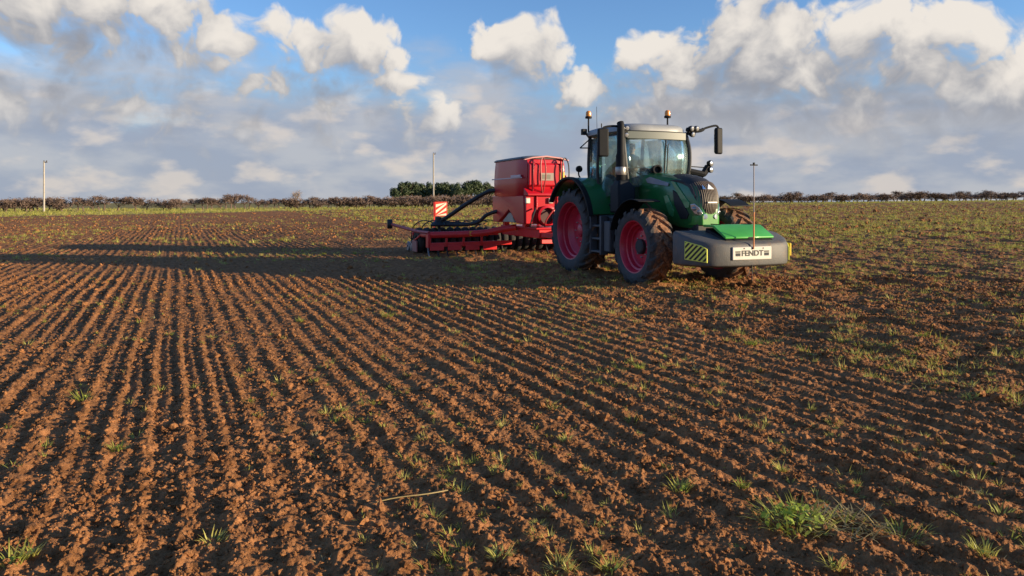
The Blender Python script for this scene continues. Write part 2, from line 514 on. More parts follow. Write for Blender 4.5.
def blade(V, F, base, direction, length, width, bend, segs=3):
    """one curved grass blade of a few faces"""
    d = Vector(direction).normalized(); side = d.cross(Vector((0, 0, 1)))
    side = side.normalized() if side.length > 1e-3 else Vector((1, 0, 0))
    p = Vector(base); i0 = len(V)
    for k in range(segs + 1):
        f = k / segs
        w = width * (1 - f ** 1.5) * .5
        if k == segs: V.append(tuple(p))
        else: V.append(tuple(p - side * w)); V.append(tuple(p + side * w))
        dd = (d + Vector((d.x, d.y, -.9)) * bend * f)
        p = p + dd.normalized() * (length / segs)
    for k in range(segs - 1):
        a = i0 + 2 * k; F.append((a, a + 1, a + 3, a + 2))
    a = i0 + 2 * (segs - 1); F.append((a, a + 1, a + 2))
def tuft_mesh(seed, n, h, spread, lean=.6, w=.006, mess=0.0):
    r = random.Random(seed); V, F = [], []
    for _ in range(n):
        a = r.uniform(0, 6.283); q = r.random() ** .5 * spread
        up = r.uniform(.5, 1.3) * (1 - mess * r.random()); a_off = mess * r.uniform(-3.1, 3.1)
        blade(V, F, (math.cos(a) * q, math.sin(a) * q, -.01), (math.cos(a + a_off + r.uniform(-.6, .6)) * lean, math.sin(a + a_off + r.uniform(-.6, .6)) * lean, up), h * r.uniform(.5, 1.1), w * r.uniform(.6, 1.3), r.uniform(.2, 1.1))
    return V, F
def rosette_mesh(seed, n, h, spread=0.0):
    """small broad-leaved weed"""
    r = random.Random(seed); V, F = [], []
    for _ in range(n):
        a = r.uniform(0, 6.283); L = h * r.uniform(.6, 1.1); el = r.uniform(.15, 1.1); w = L * r.uniform(.32, .5)
        c, s_ = math.cos(a), math.sin(a); i = len(V); a2 = r.uniform(0, 6.283); q = spread * r.random() ** .6; ox, oy, oz = math.cos(a2) * q, math.sin(a2) * q, (spread - q) * r.uniform(0, .7)
        def pt(f, g): 
            rr = f * L * math.cos(el); z = f * L * math.sin(el) * (1 - .35 * f)
            return (c * rr - s_ * g + ox, s_ * rr + c * g + oy, z - .005 + oz)
        V += [pt(0, 0), pt(.45, -w * .5), pt(.45, w * .5), pt(.8, -w * .42), pt(.8, w * .42), pt(1.0, 0)]
        F += [(i, i + 1, i + 2), (i + 1, i + 3, i + 4, i + 2), (i + 3, i + 5, i + 4)]
    return V, F
TUFTS = [proto('grass', *tuft_mesh(1, 22, .095, .035, .6, .007), M_GRASS), proto('grass', *tuft_mesh(2, 30, .08, .05, .7, .007), M_GRASS),
         proto('grass', *tuft_mesh(3, 16, .07, .03, .9, .007), M_GRASS), proto('weed', *rosette_mesh(4, 9, .055), M_LEAF),
         proto('weed', *rosette_mesh(5, 14, .075), M_LEAF), proto('dry', *tuft_mesh(6, 16, .075, .045, 1.1, .006), M_DRY)]

def build_weeds():
    out = []
    # drilled ground: sparse, in loose patches
    X, Y = fan_points(34000, 2.6, 75, .4)
    s, t, sown, verge = masks(X, Y)
    pt = vnoise(X * .8, Y * .8, 41) * .6 + vnoise(X * .23, Y * .23, 42) * .5
    k = (sown > .5) & (RNG.random(len(X)) < (.06 + .8 * smooth(pt, .54, .85)) * (.30 + .70 * smooth(Y, 4, 9))) & (verge < .5)
    out.append((X[k], Y[k], np.minimum(np.exp(RNG.normal(-.55, .4, k.sum())), 1.1) * np.clip(Y[k] / 12, .9, 2.6), 0))
    # undrilled ground: much denser
    X, Y = fan_points(125000, 5.0, 150, .15)
    s, t, sown, verge = masks(X, Y)
    pt = vnoise(X * .9, Y * .9, 43) * .55 + vnoise(X * .2, Y * .2, 44) * .45
    k = (sown < .75) & (RNG.random(len(X)) < .24 + .55 * smooth(pt, .40, .68)) & (RNG.random(len(X)) < .22 + .78 * smooth(Y, 7, 19)) & (verge < .6)
    out.append((X[k], Y[k], np.minimum(np.exp(RNG.normal(-.2, .38, k.sum())), 1.4) * np.clip(Y[k] / 16, .9, 3.0), 1))
    # grass verge along the hedge
    X, Y = fan_points(26000, 62, 150, 1.0)
    s, t, sown, verge = masks(X, Y)
    k = verge > .5
    out.append((X[k], Y[k], np.exp(RNG.normal(1.35, .3, k.sum())), 2))
    Xs = np.concatenate([o[0] for o in out]); Ys = np.concatenate([o[1] for o in out]); Sc = np.concatenate([o[2] for o in out])
    kd = np.concatenate([np.full(len(o[0]), o[3]) for o in out])
    n = len(Xs)
    r = RNG.random(n)
    idx = np.where(r < .30, 0, np.where(r < .52, 1, np.where(r < .68, 2, np.where(r < .78, 3, np.where(r < .84, 4, 5)))))
    idx = np.where((kd == 2) & (idx > 1), 5, idx)
    Z = height(Xs, Ys) - .004
    Sc = np.where((idx == 3) | (idx == 4), Sc * .5, Sc)
    sc = Sc[:, None] * RNG.uniform(.8, 1.2, (n, 3))
    o = scatter('weeds', TUFTS, np.stack([Xs, Ys, Z], -1), sc, RNG.uniform(0, 6.28, n), (RNG.normal(0, .12, n), RNG.normal(0, .12, n)), idx)
    tag(o, 'small green weeds and grass sprouting all over the field', kind='stuff')
    print('weeds', n)
build_weeds()

def px_ground(px, py):
    """point on the ground seen at a picture position"""
    d = CAM_H * FPX / (py - YH)
    for _ in range(12):
        z = float(height(np.array([(px - 512) / FPX * d]), np.array([d]), False)[0]) if d > 30 else 0.0
        d = (CAM_H - z) * FPX / (py - YH)
    x = (px - 512) / FPX * d
    return x, d

# the larger clumps one can point at
ZUP = {'weed_clump': .03, 'dry_grass_clump': .035}
def clump(name, px, py, label, cat, group, seed, n, h, spread, material, extra=None, lean=.6, w=.006):
    x, y = px_ground(px, py)
    o = empty(name, (x, y, gz(x, y) + ZUP.get(name, .012)), 0)
    tag(o, label, cat, group)
    def part(nm, vf, m):
        me = bpy.data.meshes.new(nm); me.from_pydata(vf[0], [], vf[1]); me.materials.append(m)
        link(bpy.data.objects.new(nm, me), o)
    part('blades', tuft_mesh(seed, n, h, spread, lean, w, .9 if name.startswith('dry') else 0), material)
    if extra: part(extra[0], extra[1], extra[2])
    return o
G1 = 'larger weed clumps in the foreground'
clump('weed_clump', 795, 527, 'largest bright green leafy weed clump in the lower right foreground', 'weed', G1, 51, 130, .16, .17, M_GRASS, ('leaves', rosette_mesh(52, 130, .050, .16), M_LEAF), 1.0, .007)
clump('dry_grass_clump', 842, 528, 'tangle of dry straw-coloured grass right beside the largest leafy weed clump', 'grass', G1, 53, 200, .14, .19, M_DRY, ('green_blades', tuft_mesh(54, 22, .10, .12, .9), M_GRASS), 1.3, .008)
clump('grass_clump', 902, 535, 'green and yellow grass clump right of the dry grass tangle', 'grass', G1, 55, 70, .12, .09, M_GRASS, ('dry_blades', tuft_mesh(56, 16, .10, .07, 1.2), M_DRY), .8)
for i, (px, py, sz, lb) in enumerate([
        (500, 562, .75, 'small yellow-green grass clump at the bottom edge, near the middle of the picture'),
        (612, 574, .9, 'pale green grass clump at the bottom edge right of the picture middle'),
        (680, 492, 1.0, 'low green grass clump two steps left of the largest leafy weed clump'),
        (781, 470, .7, 'short grass clump just up the field from the largest leafy weed clump'),
        (83, 400, 1.15, 'tall green grass clump on the left foreground rows'),
        (117, 452, .8, 'green grass clump below the tall clump on the left rows'),
        (12, 566, 1.0, 'yellow-green grass clump in the bottom left corner'),
        (30, 556, .7, 'small grass clump beside the bottom left corner clump'),
        (388, 318, 1.4, 'bright green grass clump in front of the shadow left of the tractor'),
        (300, 322, 1.0, 'short grass clump left of the bright clump in front of the shadow'),
        (160, 390, .8, 'short green clump on the rows right of the tall left clump'),
        (343, 412, .7, 'small green clump on a ridge in the middle left foreground'),
        (565, 440, .7, 'small green clump on a ridge in the centre foreground'),
        (640, 371, .9, 'green grass clump on the rows below the front wheel'),
        (750, 345, 1.2, 'leafy green clump on the rough ground below the front weight'),
        (742, 492, .6, 'tiny grass clump just left of the largest leafy weed clump'),
        (985, 556, .8, 'thin upright grass clump near the bottom right corner'),
        (835, 572, .7, 'small grass clump at the bottom edge below the dry grass tangle')]):
    clump('grass_clump', px, py, lb, 'grass', G1, 60 + i, int(30 * sz) + 14, .11 * sz, .055 * sz, M_GRASS, ('leaves', rosette_mesh(90 + i, 10, .04 * sz, .04 * sz), M_LEAF), .7, .007)
def straw(px0, py0, px1, py1, label):
    a = px_ground(px0, py0); b = px_ground(px1, py1)
    pts = []
    for k in range(9):
        f = k / 8; x = a[0] + (b[0] - a[0]) * f; y = a[1] + (b[1] - a[1]) * f
        pts.append(Vector((x, y, max(gz(x + q, y + w) for q in (-.02, 0, .02) for w in (-.02, 0, .02)))))
    zs = [p.z for p in pts]; z0 = max(zs[:5]); z1 = max(zs[4:])
    for k, p in enumerate(pts): p.z = z0 + (z1 - z0) * k / 8 + .006 + .006 * math.sin(k / 8 * 3.1); p.y += .012 * math.sin(k * .8)
    c = pts[0].copy()
    V, F = [], []
    for k, p in enumerate(pts):
        for j in range(5):
            t = j / 5 * 6.283; V.append(tuple(p - c + Vector((0, math.cos(t) * .0032, math.sin(t) * .0032))))
    for k in range(8):
        for j in range(5): F.append((k * 5 + j, k * 5 + (j + 1) % 5, k * 5 + 5 + (j + 1) % 5, k * 5 + 5 + j))
    me = bpy.data.meshes.new('straw_stalk'); me.from_pydata(V, [], F); me.materials.append(M_DRY)
    o = link(bpy.data.objects.new('straw_stalk', me)); o.location = c
    tag(o, label, 'straw')
straw(370, 507, 448, 494, 'long pale straw stalk lying across the rows in the centre foreground')

# ------------------------------------------------------------------ hedgerow trees, wood, poles
def bare_tree(seed, h, spread, trunks, flat=True, twigs=620, w=.05, low=False):
    """branching bare tree: trunk mesh + twig crown mesh"""
    r = random.Random(seed); TV, TF, CV, CF = [], [], [], []
    def limb(V, F, a, b, ra, rb, n=5):
        d = (b - a); u = d.orthogonal().normalized(); v = d.normalized().cross(u); i = len(V)
        for p, rr in ((a, ra), (b, rb)):
            for j in range(n):
                t = j / n * 6.283; V.append(tuple(p + (u * math.cos(t) + v * math.sin(t)) * rr))
        for j in range(n): F.append((i + j, i + (j + 1) % n, i + n + (j + 1) % n, i + n + j))
    tips = []
    for k in range(trunks):
        x = r.uniform(-.22, .22) * spread if trunks > 1 else 0
        p = Vector((x, r.uniform(-.2, .2), -.1)); q = Vector((x + r.uniform(-.3, .3), r.uniform(-.2, .2), h * (r.uniform(.12, .3) if low else r.uniform(.3, .5))))
        limb(TV, TF, p, q, .13 * h / 2, .085 * h / 2)
        for _ in range(6):
            e = q + Vector((r.uniform(-1, 1) * spread * .42, r.uniform(-1, 1) * spread * .3, h * r.uniform(.12, .48)))
            e.z = min(e.z, h * .95); limb(TV, TF, q, e, .05 * h / 2, .022 * h / 2, 4); tips.append(e)
            for _ in range(3):
                e2 = e + Vector((r.uniform(-1, 1) * spread * .22, r.uniform(-1, 1) * spread * .2, h * r.uniform(-.08, .2)))
                e2.z = min(e2.z, h * .97); limb(TV, TF, e, e2, .022 * h / 2, .010 * h / 2, 3); tips.append(e2)
    for _ in range(twigs):
        e = r.choice(tips); L = h * r.uniform(.08, .26)
        d = Vector((r.gauss(0, 1), r.gauss(0, 1), r.gauss(.25, .6))).normalized()
        b = e + Vector((r.gauss(0, 1) * spread * .07, r.gauss(0, 1) * spread * .07, r.gauss(0, 1) * h * .06))
        t = b + d * L
        if t.z > h * (1.02 if flat else 1.25): t.z = h * r.uniform(.95, 1.02)
        sd = d.orthogonal().normalized() * w * r.uniform(.4, 1.0); i = len(CV)
        CV += [tuple(b - sd), tuple(b + sd), tuple(t)]; CF.append((i, i + 1, i + 2))
    return (TV, TF), (CV, CF)
def tree_obj(name, parts, mats):
    o = empty(name)
    for nm, vf, m in zip(('trunk', 'crown'), parts, mats):
        me = bpy.data.meshes.new(nm); me.from_pydata(vf[0], [], vf[1]); me.materials.append(m)
        link(bpy.data.objects.new(nm, me), o)
    return o
ORD = ['first', 'second', 'third', 'fourth', 'fifth', 'sixth', 'seventh', 'eighth', 'ninth', 'tenth', 'eleventh', 'twelfth', 'thirteenth', 'fourteenth', 'fifteenth', 'sixteenth', 'seventeenth', 'eighteenth', 'nineteenth', 'twentieth']
def ordinal(i):
    if i < 20: return ORD[i]
    t = {2: 'twenty', 3: 'thirty', 4: 'forty', 5: 'fifty'}[(i + 1) // 10]
    k = (i + 1) % 10
    return (t[:-1] + 'ieth') if k == 0 else t + '-' + ORD[k - 1]
def hedge_y(u):                                       # the hedge runs away to the right
    return 131.4 / (1 - .238 * u)
protos = {}
def place_tree(kind, px, hpx, label, cat, group, y=None, zoff=0.0, wscale=1.0):
    """kind: prototype key; px: picture column; hpx: height in pixels"""
    u = (px - 512) / FPX
    Y = hedge_y(u) if y is None else y
    src, h0, used = protos[kind]
    o = copy_tree(src) if used else src
    protos[kind][2] = True
    h = hpx * Y / FPX
    o.location = (u * Y, Y, float(height(np.array([u * Y]), np.array([Y]), False)[0]) + zoff)
    o.rotation_euler = (0, 0, random.uniform(-.35, .35) + (math.pi if random.random() < .5 else 0))
    k = h / h0
    o.scale = (k * wscale, k * wscale, k)
    tag(o, label, cat, group)
    return o
for i in range(5):
    protos['hedge%d' % i] = [tree_obj('hedge_tree', bare_tree(200 + i, 2.0, 2.6, 1 + i % 2, twigs=560 + 60 * i), (M_TWIG, M_TWIG)), 2.0, False]
for i in range(3):
    protos['bush%d' % i] = [tree_obj('hedge_bush', bare_tree(220 + i, 1.6, 3.0, 4, twigs=1300, w=.05, low=True), (M_TWIG, M_TWIG)), 1.6, False]
protos['ash'] = [tree_obj('bare_tree', bare_tree(240, 3.0, 2.6, 1, flat=False, twigs=420, w=.03), (mat('pale_bark', (.22, .16, .10), .9, var=.3), mat('pale_twig', (.24, .17, .11), .9))), 3.0, False]
left = [(3, 13, 'bush1'), (14, 12, 'hedge0'), (27, 13, 'bush0'), (37, 12, 'hedge1'), (50, 13, 'hedge2'), (58, 13.5, 'bush2'), (81, 12, 'hedge3'), (92, 11, 'hedge0'), (104, 13, 'hedge1'), (117, 12.5, 'hedge4'),
        (136, 13.5, 'hedge2'), (146, 12.5, 'hedge0'), (168, 12, 'bush1'), (179, 10, 'hedge3'), (196, 10.5, 'hedge4'), (203, 10.5, 'hedge1'), (212, 11.5, 'hedge2'), (220, 11, 'hedge0'), (228, 12, 'hedge3'), (236, 14, 'hedge4'),
        (245, 10.5, 'hedge1'), (258, 9.5, 'hedge2'), (265, 9.5, 'hedge0'), (277, 9.5, 'hedge3'), (284, 9.5, 'hedge4'), (293, 10.5, 'bush2'), (301, 9.5, 'hedge0'), (310, 10, 'hedge1'), (318, 10, 'bush0'), (328, 9.5, 'hedge2'),
        (336, 10.5, 'hedge4'), (344, 11, 'bush1'), (353, 11, 'bush2'), (362, 11, 'bush0'), (372, 11, 'hedge3'), (382, 11, 'bush1')]
for i, (px, hp, kd) in enumerate(left):
    place_tree(kd, px, hp * 1.15, 'bare brown hedge tree, %s from the left in the hedgerow on the left' % ordinal(i), 'tree', 'bare trees of the left hedgerow')
for i, px in enumerate(range(392, 492, 9)):
    place_tree('bush%d' % (i % 3), px, 12.5 + (i % 3) * .6, 'dense brown hedge bush, %s from the left below the dark green wood' % ordinal(i), 'bush', 'dense hedge below the wood')
place_tree('ash', 297, 18, 'pale slender bare tree rising above the left hedgerow', 'tree', None)
right = list(range(726, 1030, 8))
for i, px in enumerate(right):
    hp = 8.4 + (px * 7919 % 101) / 101 * 2.2 + (1.4 if 905 < px < 935 or 785 < px < 800 else 0)
    kd = ('bush%d' % (i % 3)) if i % 4 != 1 else 'hedge%d' % (i % 5)
    place_tree(kd, px + (i * 37 % 5) - 2, hp, 'low bare hedge tree, %s from the left in the hedgerow right of the tractor' % ordinal(i), 'tree', 'bare trees of the right hedgerow')

def leafy_tree(seed, h, wd, n=2600):
    r = random.Random(seed); CV, CF = [], []
    lobes = [(Vector((r.uniform(-.28, .28) * wd, r.uniform(-.28, .28) * wd, h * r.uniform(.42, .80))), wd * r.uniform(.20, .34)) for _ in range(9)]
    lobes.append((Vector((0, 0, h * .80)), wd * .24))
    for _ in range(n):
        c, rad = r.choice(lobes)
        d = Vector((r.gauss(0, 1), r.gauss(0, 1), r.gauss(0, 1))).normalized()
        p = c + d * rad * r.uniform(.55, 1.08); sz = h * r.uniform(.018, .045)
        nrm = (d + Vector((r.gauss(0, .5), r.gauss(0, .5), r.gauss(0, .5)))).normalized(); u = nrm.orthogonal().normalized(); v = nrm.cross(u)
        a = r.uniform(0, 6.28); u2 = u * math.cos(a) + v * math.sin(a); v2 = nrm.cross(u2); i = len(CV)
        CV += [tuple(p - u2 * sz), tuple(p + v2 * sz * .7), tuple(p + u2 * sz), tuple(p - v2 * sz * .7)]; CF.append((i, i + 1, i + 2, i + 3))
    T = bare_tree(seed, h, wd * .7, 1, twigs=0)[0]
    return T, (CV, CF)
for i in range(4):
    protos['pine%d' % i] = [tree_obj('wood_tree', leafy_tree(300 + i, 9.0, 6.2), (mat('dark_bark', (.06, .042, .03), .9, var=.4), M_PINE)), 9.0, False]
wood = [(395, 14), (401, 19.5), (408, 19.5), (415, 18), (422, 17), (429, 18), (437, 17), (444, 19), (451, 17.5), (458, 18), (465, 18), (472, 19), (479, 18.5), (486, 17), (491, 15)]
for i, (px, hp) in enumerate(wood):
    place_tree('pine%d' % (i % 4), px, hp + 4.5 + (i * 29 % 7) * .35, 'dark green tree, %s from the left in the small wood behind the hedge' % ordinal(i), 'tree', 'trees of the small wood', y=215 + (i * 53 % 17), zoff=.3, wscale=.75 + (i * 31 % 9) * .04)

def pole(px, ytop, Y, label, wpx, arm):
    u = (px - 512) / FPX; z0 = float(height(np.array([u * Y]), np.array([Y]), False)[0])
    o = empty('telegraph_pole', (u * Y, Y, z0)); tag(o, label, 'pole', 'telegraph poles')
    h = CAM_H + (YH - ytop) * Y / FPX - z0; r = wpx * Y / FPX / 2
    V, F = [], []
    for k, (z, rr) in enumerate(((-.3, r * 1.1), (h, r * .85))):
        for j in range(12): V.append((math.cos(j / 12 * 6.283) * rr, math.sin(j / 12 * 6.283) * rr, z))
    for j in range(12): F.append((j, (j + 1) % 12, 12 + (j + 1) % 12, 12 + j))
    F.append(tuple(range(12, 24)))
    me = bpy.data.meshes.new('shaft'); me.from_pydata(V, [], F); me.materials.append(mat('pole_wood', (.44, .40, .34), .85, var=.35, vscale=3))
    link(bpy.data.objects.new('shaft', me), o)
    bm = bmesh.new()
    for (c, s_) in (((arm * .35, 0, h - .1), (arm, .12, .14)), ((arm * .7, 0, h + .06), (.10, .10, .2)), ((0, 0, h + .06), (.10, .10, .2))):
        bmesh.ops.create_cube(bm, size=1, matrix=Matrix.Translation(c) @ Matrix.Diagonal((*s_, 1)))
    me = bpy.data.meshes.new('crossarm'); bm.to_mesh(me); bm.free(); me.materials.append(mat('pole_fitting', (.10, .085, .07), .8))
    link(bpy.data.objects.new('crossarm', me), o)
pole(44, 161.5, 108, 'pale wooden telegraph pole standing in the left hedgerow', 1.6, .55)
pole(433.5, 153.5, 128, 'slim telegraph pole rising behind the striped warning board', 1.5, .4)

# ------------------------------------------------------------------ mesh builder for machines
class MB:
    def __init__(s, off=(0, 0, 0)): s.V, s.F, s.o = [], [], Vector(off)
    def v(s, p):
        s.V.append(tuple(Vector(p) - s.o)); return len(s.V) - 1
    def box(s, c, d, rot=None):
        c = Vector(c); m = rot if rot is not None else Matrix.Identity(3)
        i = [s.v(c + m @ Vector((sx * d[0] / 2, sy * d[1] / 2, sz * d[2] / 2))) for sx in (-1, 1) for sy in (-1, 1) for sz in (-1, 1)]
        for f in ((0, 1, 3, 2), (4, 6, 7, 5), (0, 4, 5, 1), (2, 3, 7, 6), (0, 2, 6, 4), (1, 5, 7, 3)): s.F.append(tuple(i[k] for k in f))
        return s
    def bb(s, a, b):
        return s.box([(p + q) / 2 for p, q in zip(a, b)], [abs(p - q) for p, q in zip(a, b)])
    def bar(s, a, b, w, h):
        """rectangular bar from a to b"""
        a, b = Vector(a), Vector(b); d = (b - a); L = d.length; x = d.normalized()
        y = Vector((0, 0, 1)).cross(x); y = y.normalized() if y.length > 1e-4 else Vector((0, 1, 0)); z = x.cross(y)
        return s.box((a + b) / 2, (L, w, h), Matrix((x, y, z)).transposed())
    def loft(s, rings, caps=True, closed=True):
        ids = [[s.v(p) for p in r] for r in rings]; n = len(ids[0])
        for a, b in zip(ids[:-1], ids[1:]):
            for j in range(n if closed else n - 1): s.F.append((a[j], a[(j + 1) % n], b[(j + 1) % n], b[j]))
        if caps: s.F.append(tuple(reversed(ids[0]))); s.F.append(tuple(ids[-1]))
        return s
    def prism(s, poly, axis, a, b):
        """outline given in the two other axes, extruded along axis from a to b"""
        def P(p, t): return {'x': (t, p[0], p[1]), 'y': (p[0], t, p[1]), 'z': (p[0], p[1], t)}[axis]
        return s.loft([[P(p, a) for p in poly], [P(p, b) for p in poly]])
    def tube(s, path, r, n=8, caps=True):
        path = [Vector(p) for p in path]; rings = []; u = None
        for k, p in enumerate(path):
            d = (path[min(k + 1, len(path) - 1)] - path[max(k - 1, 0)]).normalized()
            if u is None: u = d.orthogonal().normalized()
            u = (u - d * u.dot(d)).normalized(); w = d.cross(u)
            rr = r[k] if isinstance(r, (list, tuple)) else r
            rings.append([p + (u * math.cos(t) + w * math.sin(t)) * rr for t in [j / n * 2 * math.pi for j in range(n)]])
        return s.loft(rings, caps)
    def lathe(s, prof, c, ax, n=32, close=False, caps=True):
        """profile of (radius, position along ax) turned about ax through c"""
        c, ax = Vector(c), Vector(ax).normalized(); u = ax.orthogonal().normalized(); w = ax.cross(u)
        rings = [[c + ax * t + (u * math.cos(q) + w * math.sin(q)) * r for q in [j / n * 2 * math.pi for j in range(n)]] for r, t in prof]
        if close: rings.append(rings[0])
        return s.loft(rings, caps and not close)
    def build(s, name, m, parent=None, bevel=0.0, smooth=35, seg=2):
        me = bpy.data.meshes.new(name); me.from_pydata(s.V, [], s.F)
        bm = bmesh.new(); bm.from_mesh(me); bmesh.ops.remove_doubles(bm, verts=bm.verts, dist=1e-5)
        bmesh.ops.recalc_face_normals(bm, faces=bm.faces); bm.to_mesh(me); bm.free()
        me.materials.append(m)
        if smooth:
            me.polygons.foreach_set('use_smooth', [True] * len(me.polygons)); me.set_sharp_from_angle(angle=R(smooth))
        o = link(bpy.data.objects.new(name, me), parent)
        if bevel:
            md = o.modifiers.new('bevel', 'BEVEL'); md.width = bevel; md.segments = seg; md.limit_method = 'ANGLE'; md.angle_limit = R(30); md.harden_normals = False
        return o
def catmull(pts, sub=6):
    pts = [Vector(p) for p in pts]; q = [pts[0]] + pts + [pts[-1]]; out = []
    for i in range(1, len(q) - 2):
        for k in range(sub):
            t = k / sub; a, b, c, d = q[i - 1], q[i], q[i + 1], q[i + 2]
            out.append(.5 * (2 * b + (c - a) * t + (2 * a - 5 * b + 4 * c - d) * t * t + (3 * b - a - 3 * c + d) * t ** 3))
    return out + [pts[-1]]
def loc(px, py, x=None, y=None, z=None):
    """picture position on a plane of the tractor's own frame (x forward, y left, z up)"""
    d = Vector(((px - 512) / FPX, 1, -(py - YH) / FPX)); c = Vector((0, 0, CAM_H)) - TR_O
    n, v = (TR_H, x) if x is not None else ((TR_L, y) if y is not None else (Vector((0, 0, 1)), z))
    p = c + d * ((v - c.dot(n)) / d.dot(n))
    return Vector((p.dot(TR_H), p.dot(TR_L), p.z))
def text_mesh(body, size, extrude=.002):
    cu = bpy.data.curves.new('t', 'FONT'); cu.body = body; cu.size = size; cu.extrude = extrude; cu.offset = size * .025; cu.align_x = 'CENTER'; cu.align_y = 'CENTER'
    ob = bpy.data.objects.new('t', cu); COL.objects.link(ob)
    dg = bpy.context.evaluated_depsgraph_get(); me = bpy.data.meshes.new_from_object(ob.evaluated_get(dg))
    bpy.data.objects.remove(ob); bpy.data.curves.remove(cu)
    return me

GREEN = mat('green_paint', (.014, .155, .042), .30, spec=.5, var=.25, vscale=2, dirt=.26, dirt_col=(.12, .095, .05), dscale=4, coat=.4)
LIME = mat('lime_green', (.07, .40, .06), .42, coat=.15, var=.2, vscale=5, dirt=.16, dirt_col=(.20, .17, .08), dscale=5)
BLACK = mat('black_plastic', (.013, .014, .016), .6, spec=.18, var=.3, dirt=.04, dirt_col=(.06, .045, .035), dscale=6)
DARK = mat('dark_casting', (.03, .031, .034), .7, var=.4, dirt=.35, dirt_col=(.11, .07, .045), dscale=7)
STEPM = mat('step_grey', (.07, .075, .085), .55, var=.3, dirt=.25, dirt_col=(.12, .085, .06))
RUBBER = mat('rubber', (.075, .075, .077), .8, spec=.25, var=.25, vscale=6, dirt=.36, dirt_col=(.15, .105, .075), dscale=9, bump=.25, bscale=90)
def tread_mat():
    m = bpy.data.materials.new('soil_caked_tread'); m.use_nodes = True; t = m.node_tree; N = NT(t); b = t.nodes['Principled BSDF']
    co = N.n('ShaderNodeTexCoord').outputs['Object']; sx_ = N.n('ShaderNodeSeparateXYZ'); t.links.new(co, sx_.inputs[0])
    off = N.m('ABSOLUTE', N.sub(N.m('ABSOLUTE', sx_.outputs[1]), .985))
    crown = N.sstep(N.m('MULTIPLY_ADD', N.noise(co, 7, 5, .6), .14, off), .30, .22)      # soil sticks to the crown, the shoulders stay rubber
    k = N.mul(crown, N.sstep(N.noise(co, 9, 6, .65), .30, .55))
    soil = N.mix(N.sstep(N.noise(co, 22, 5, .6), .35, .65), (.17, .082, .042), (.36, .185, .10))
    t.links.new(N.mix(k, (.07, .067, .064), soil), b.inputs['Base Color'])
    b.inputs['Roughness'].default_value = .9; b.inputs['Specular IOR Level'].default_value = .15
    bn = N.n('ShaderNodeBump'); bn.inputs['Strength'].default_value = .7; bn.inputs['Distance'].default_value = .02
    t.links.new(N.noise(co, 45, 5, .65), bn.inputs['Height']); t.links.new(bn.outputs[0], b.inputs['Normal'])
    return m
TREAD = tread_mat()
RIM = mat('rim_red', (.55, .018, .050), .42, var=.3, vscale=5, dirt=.24, dirt_col=(.20, .10, .07), dscale=8, coat=.2)
GREYW = mat('weight_grey', (.095, .094, .090), .6, var=.35, vscale=5, dirt=.34, dirt_col=(.19, .125, .08), dscale=6, bump=.18, bscale=35)
STEEL = mat('steel', (.42, .41, .39), .35, metal=.85, var=.3)
CHROME = mat('lamp_glass', (.62, .64, .64), .15, metal=.7)
AMBER = mat('amber', (.75, .26, .02), .25, coat=.4)
ROOF = mat('roof_grey', (.28, .295, .30), .45, var=.15, dirt=.15, dirt_col=(.3, .26, .2))
VISOR = mat('visor_pale', (.12, .14, .125), .5)
WHITE = mat('white_plate', (.56, .54, .47), .5, var=.12, dirt=.12, dirt_col=(.4, .3, .22))
INK = mat('print_black', (.02, .02, .02), .6)
YELLOW = mat('hazard_yellow', (.78, .80, .12), .45)
MIRRORM = mat('mirror_glass', (.45, .47, .5), .08, metal=1.0)
ORANGE = mat('rod_orange', (.70, .27, .09), .6, var=.3)
SEATM = mat('seat_cloth', (.05, .055, .06), .85, var=.3)
def glass_mat():
    m = bpy.data.materials.new('tinted_glass'); m.use_nodes = True; t = m.node_tree; N = NT(t); t.nodes.clear()
    tr = N.n('ShaderNodeBsdfTransparent'); tr.inputs[0].default_value = (.86, .95, .93, 1)
    gl = N.n('ShaderNodeBsdfGlossy'); gl.inputs['Roughness'].default_value = .03; gl.inputs[0].default_value = (.9, 1, .97, 1)
    df = N.n('ShaderNodeBsdfDiffuse'); df.inputs[0].default_value = (.55, .64, .58, 1)
    fr = N.n('ShaderNodeFresnel'); fr.inputs[0].default_value = 1.5
    k = N.m('MULTIPLY_ADD', fr.outputs[0], .9, .03)
    a, b = N.n('ShaderNodeMixShader'), N.n('ShaderNodeMixShader')
    tcn = N.n('ShaderNodeTexCoord').outputs['Object']
    t.links.new(N.sstep(N.noise(tcn, 3, 5, .6), .35, .8, .06, .24), a.inputs[0])     # thin film of dust
    t.links.new(tr.outputs[0], a.inputs[1]); t.links.new(df.outputs[0], a.inputs[2])
    t.links.new(k, b.inputs[0]); t.links.new(a.outputs[0], b.inputs[1]); t.links.new(gl.outputs[0], b.inputs[2])
    o = N.n('ShaderNodeOutputMaterial'); t.links.new(b.outputs[0], o.inputs[0])
    return m
GLASS = glass_mat()

# ------------------------------------------------------------------ tractor
tr = empty('tractor', TR_O, math.atan2(TR_H.y, TR_H.x))
tag(tr, 'dark green four-wheel-drive tractor with red wheel rims pulling the red seed drill', 'tractor')

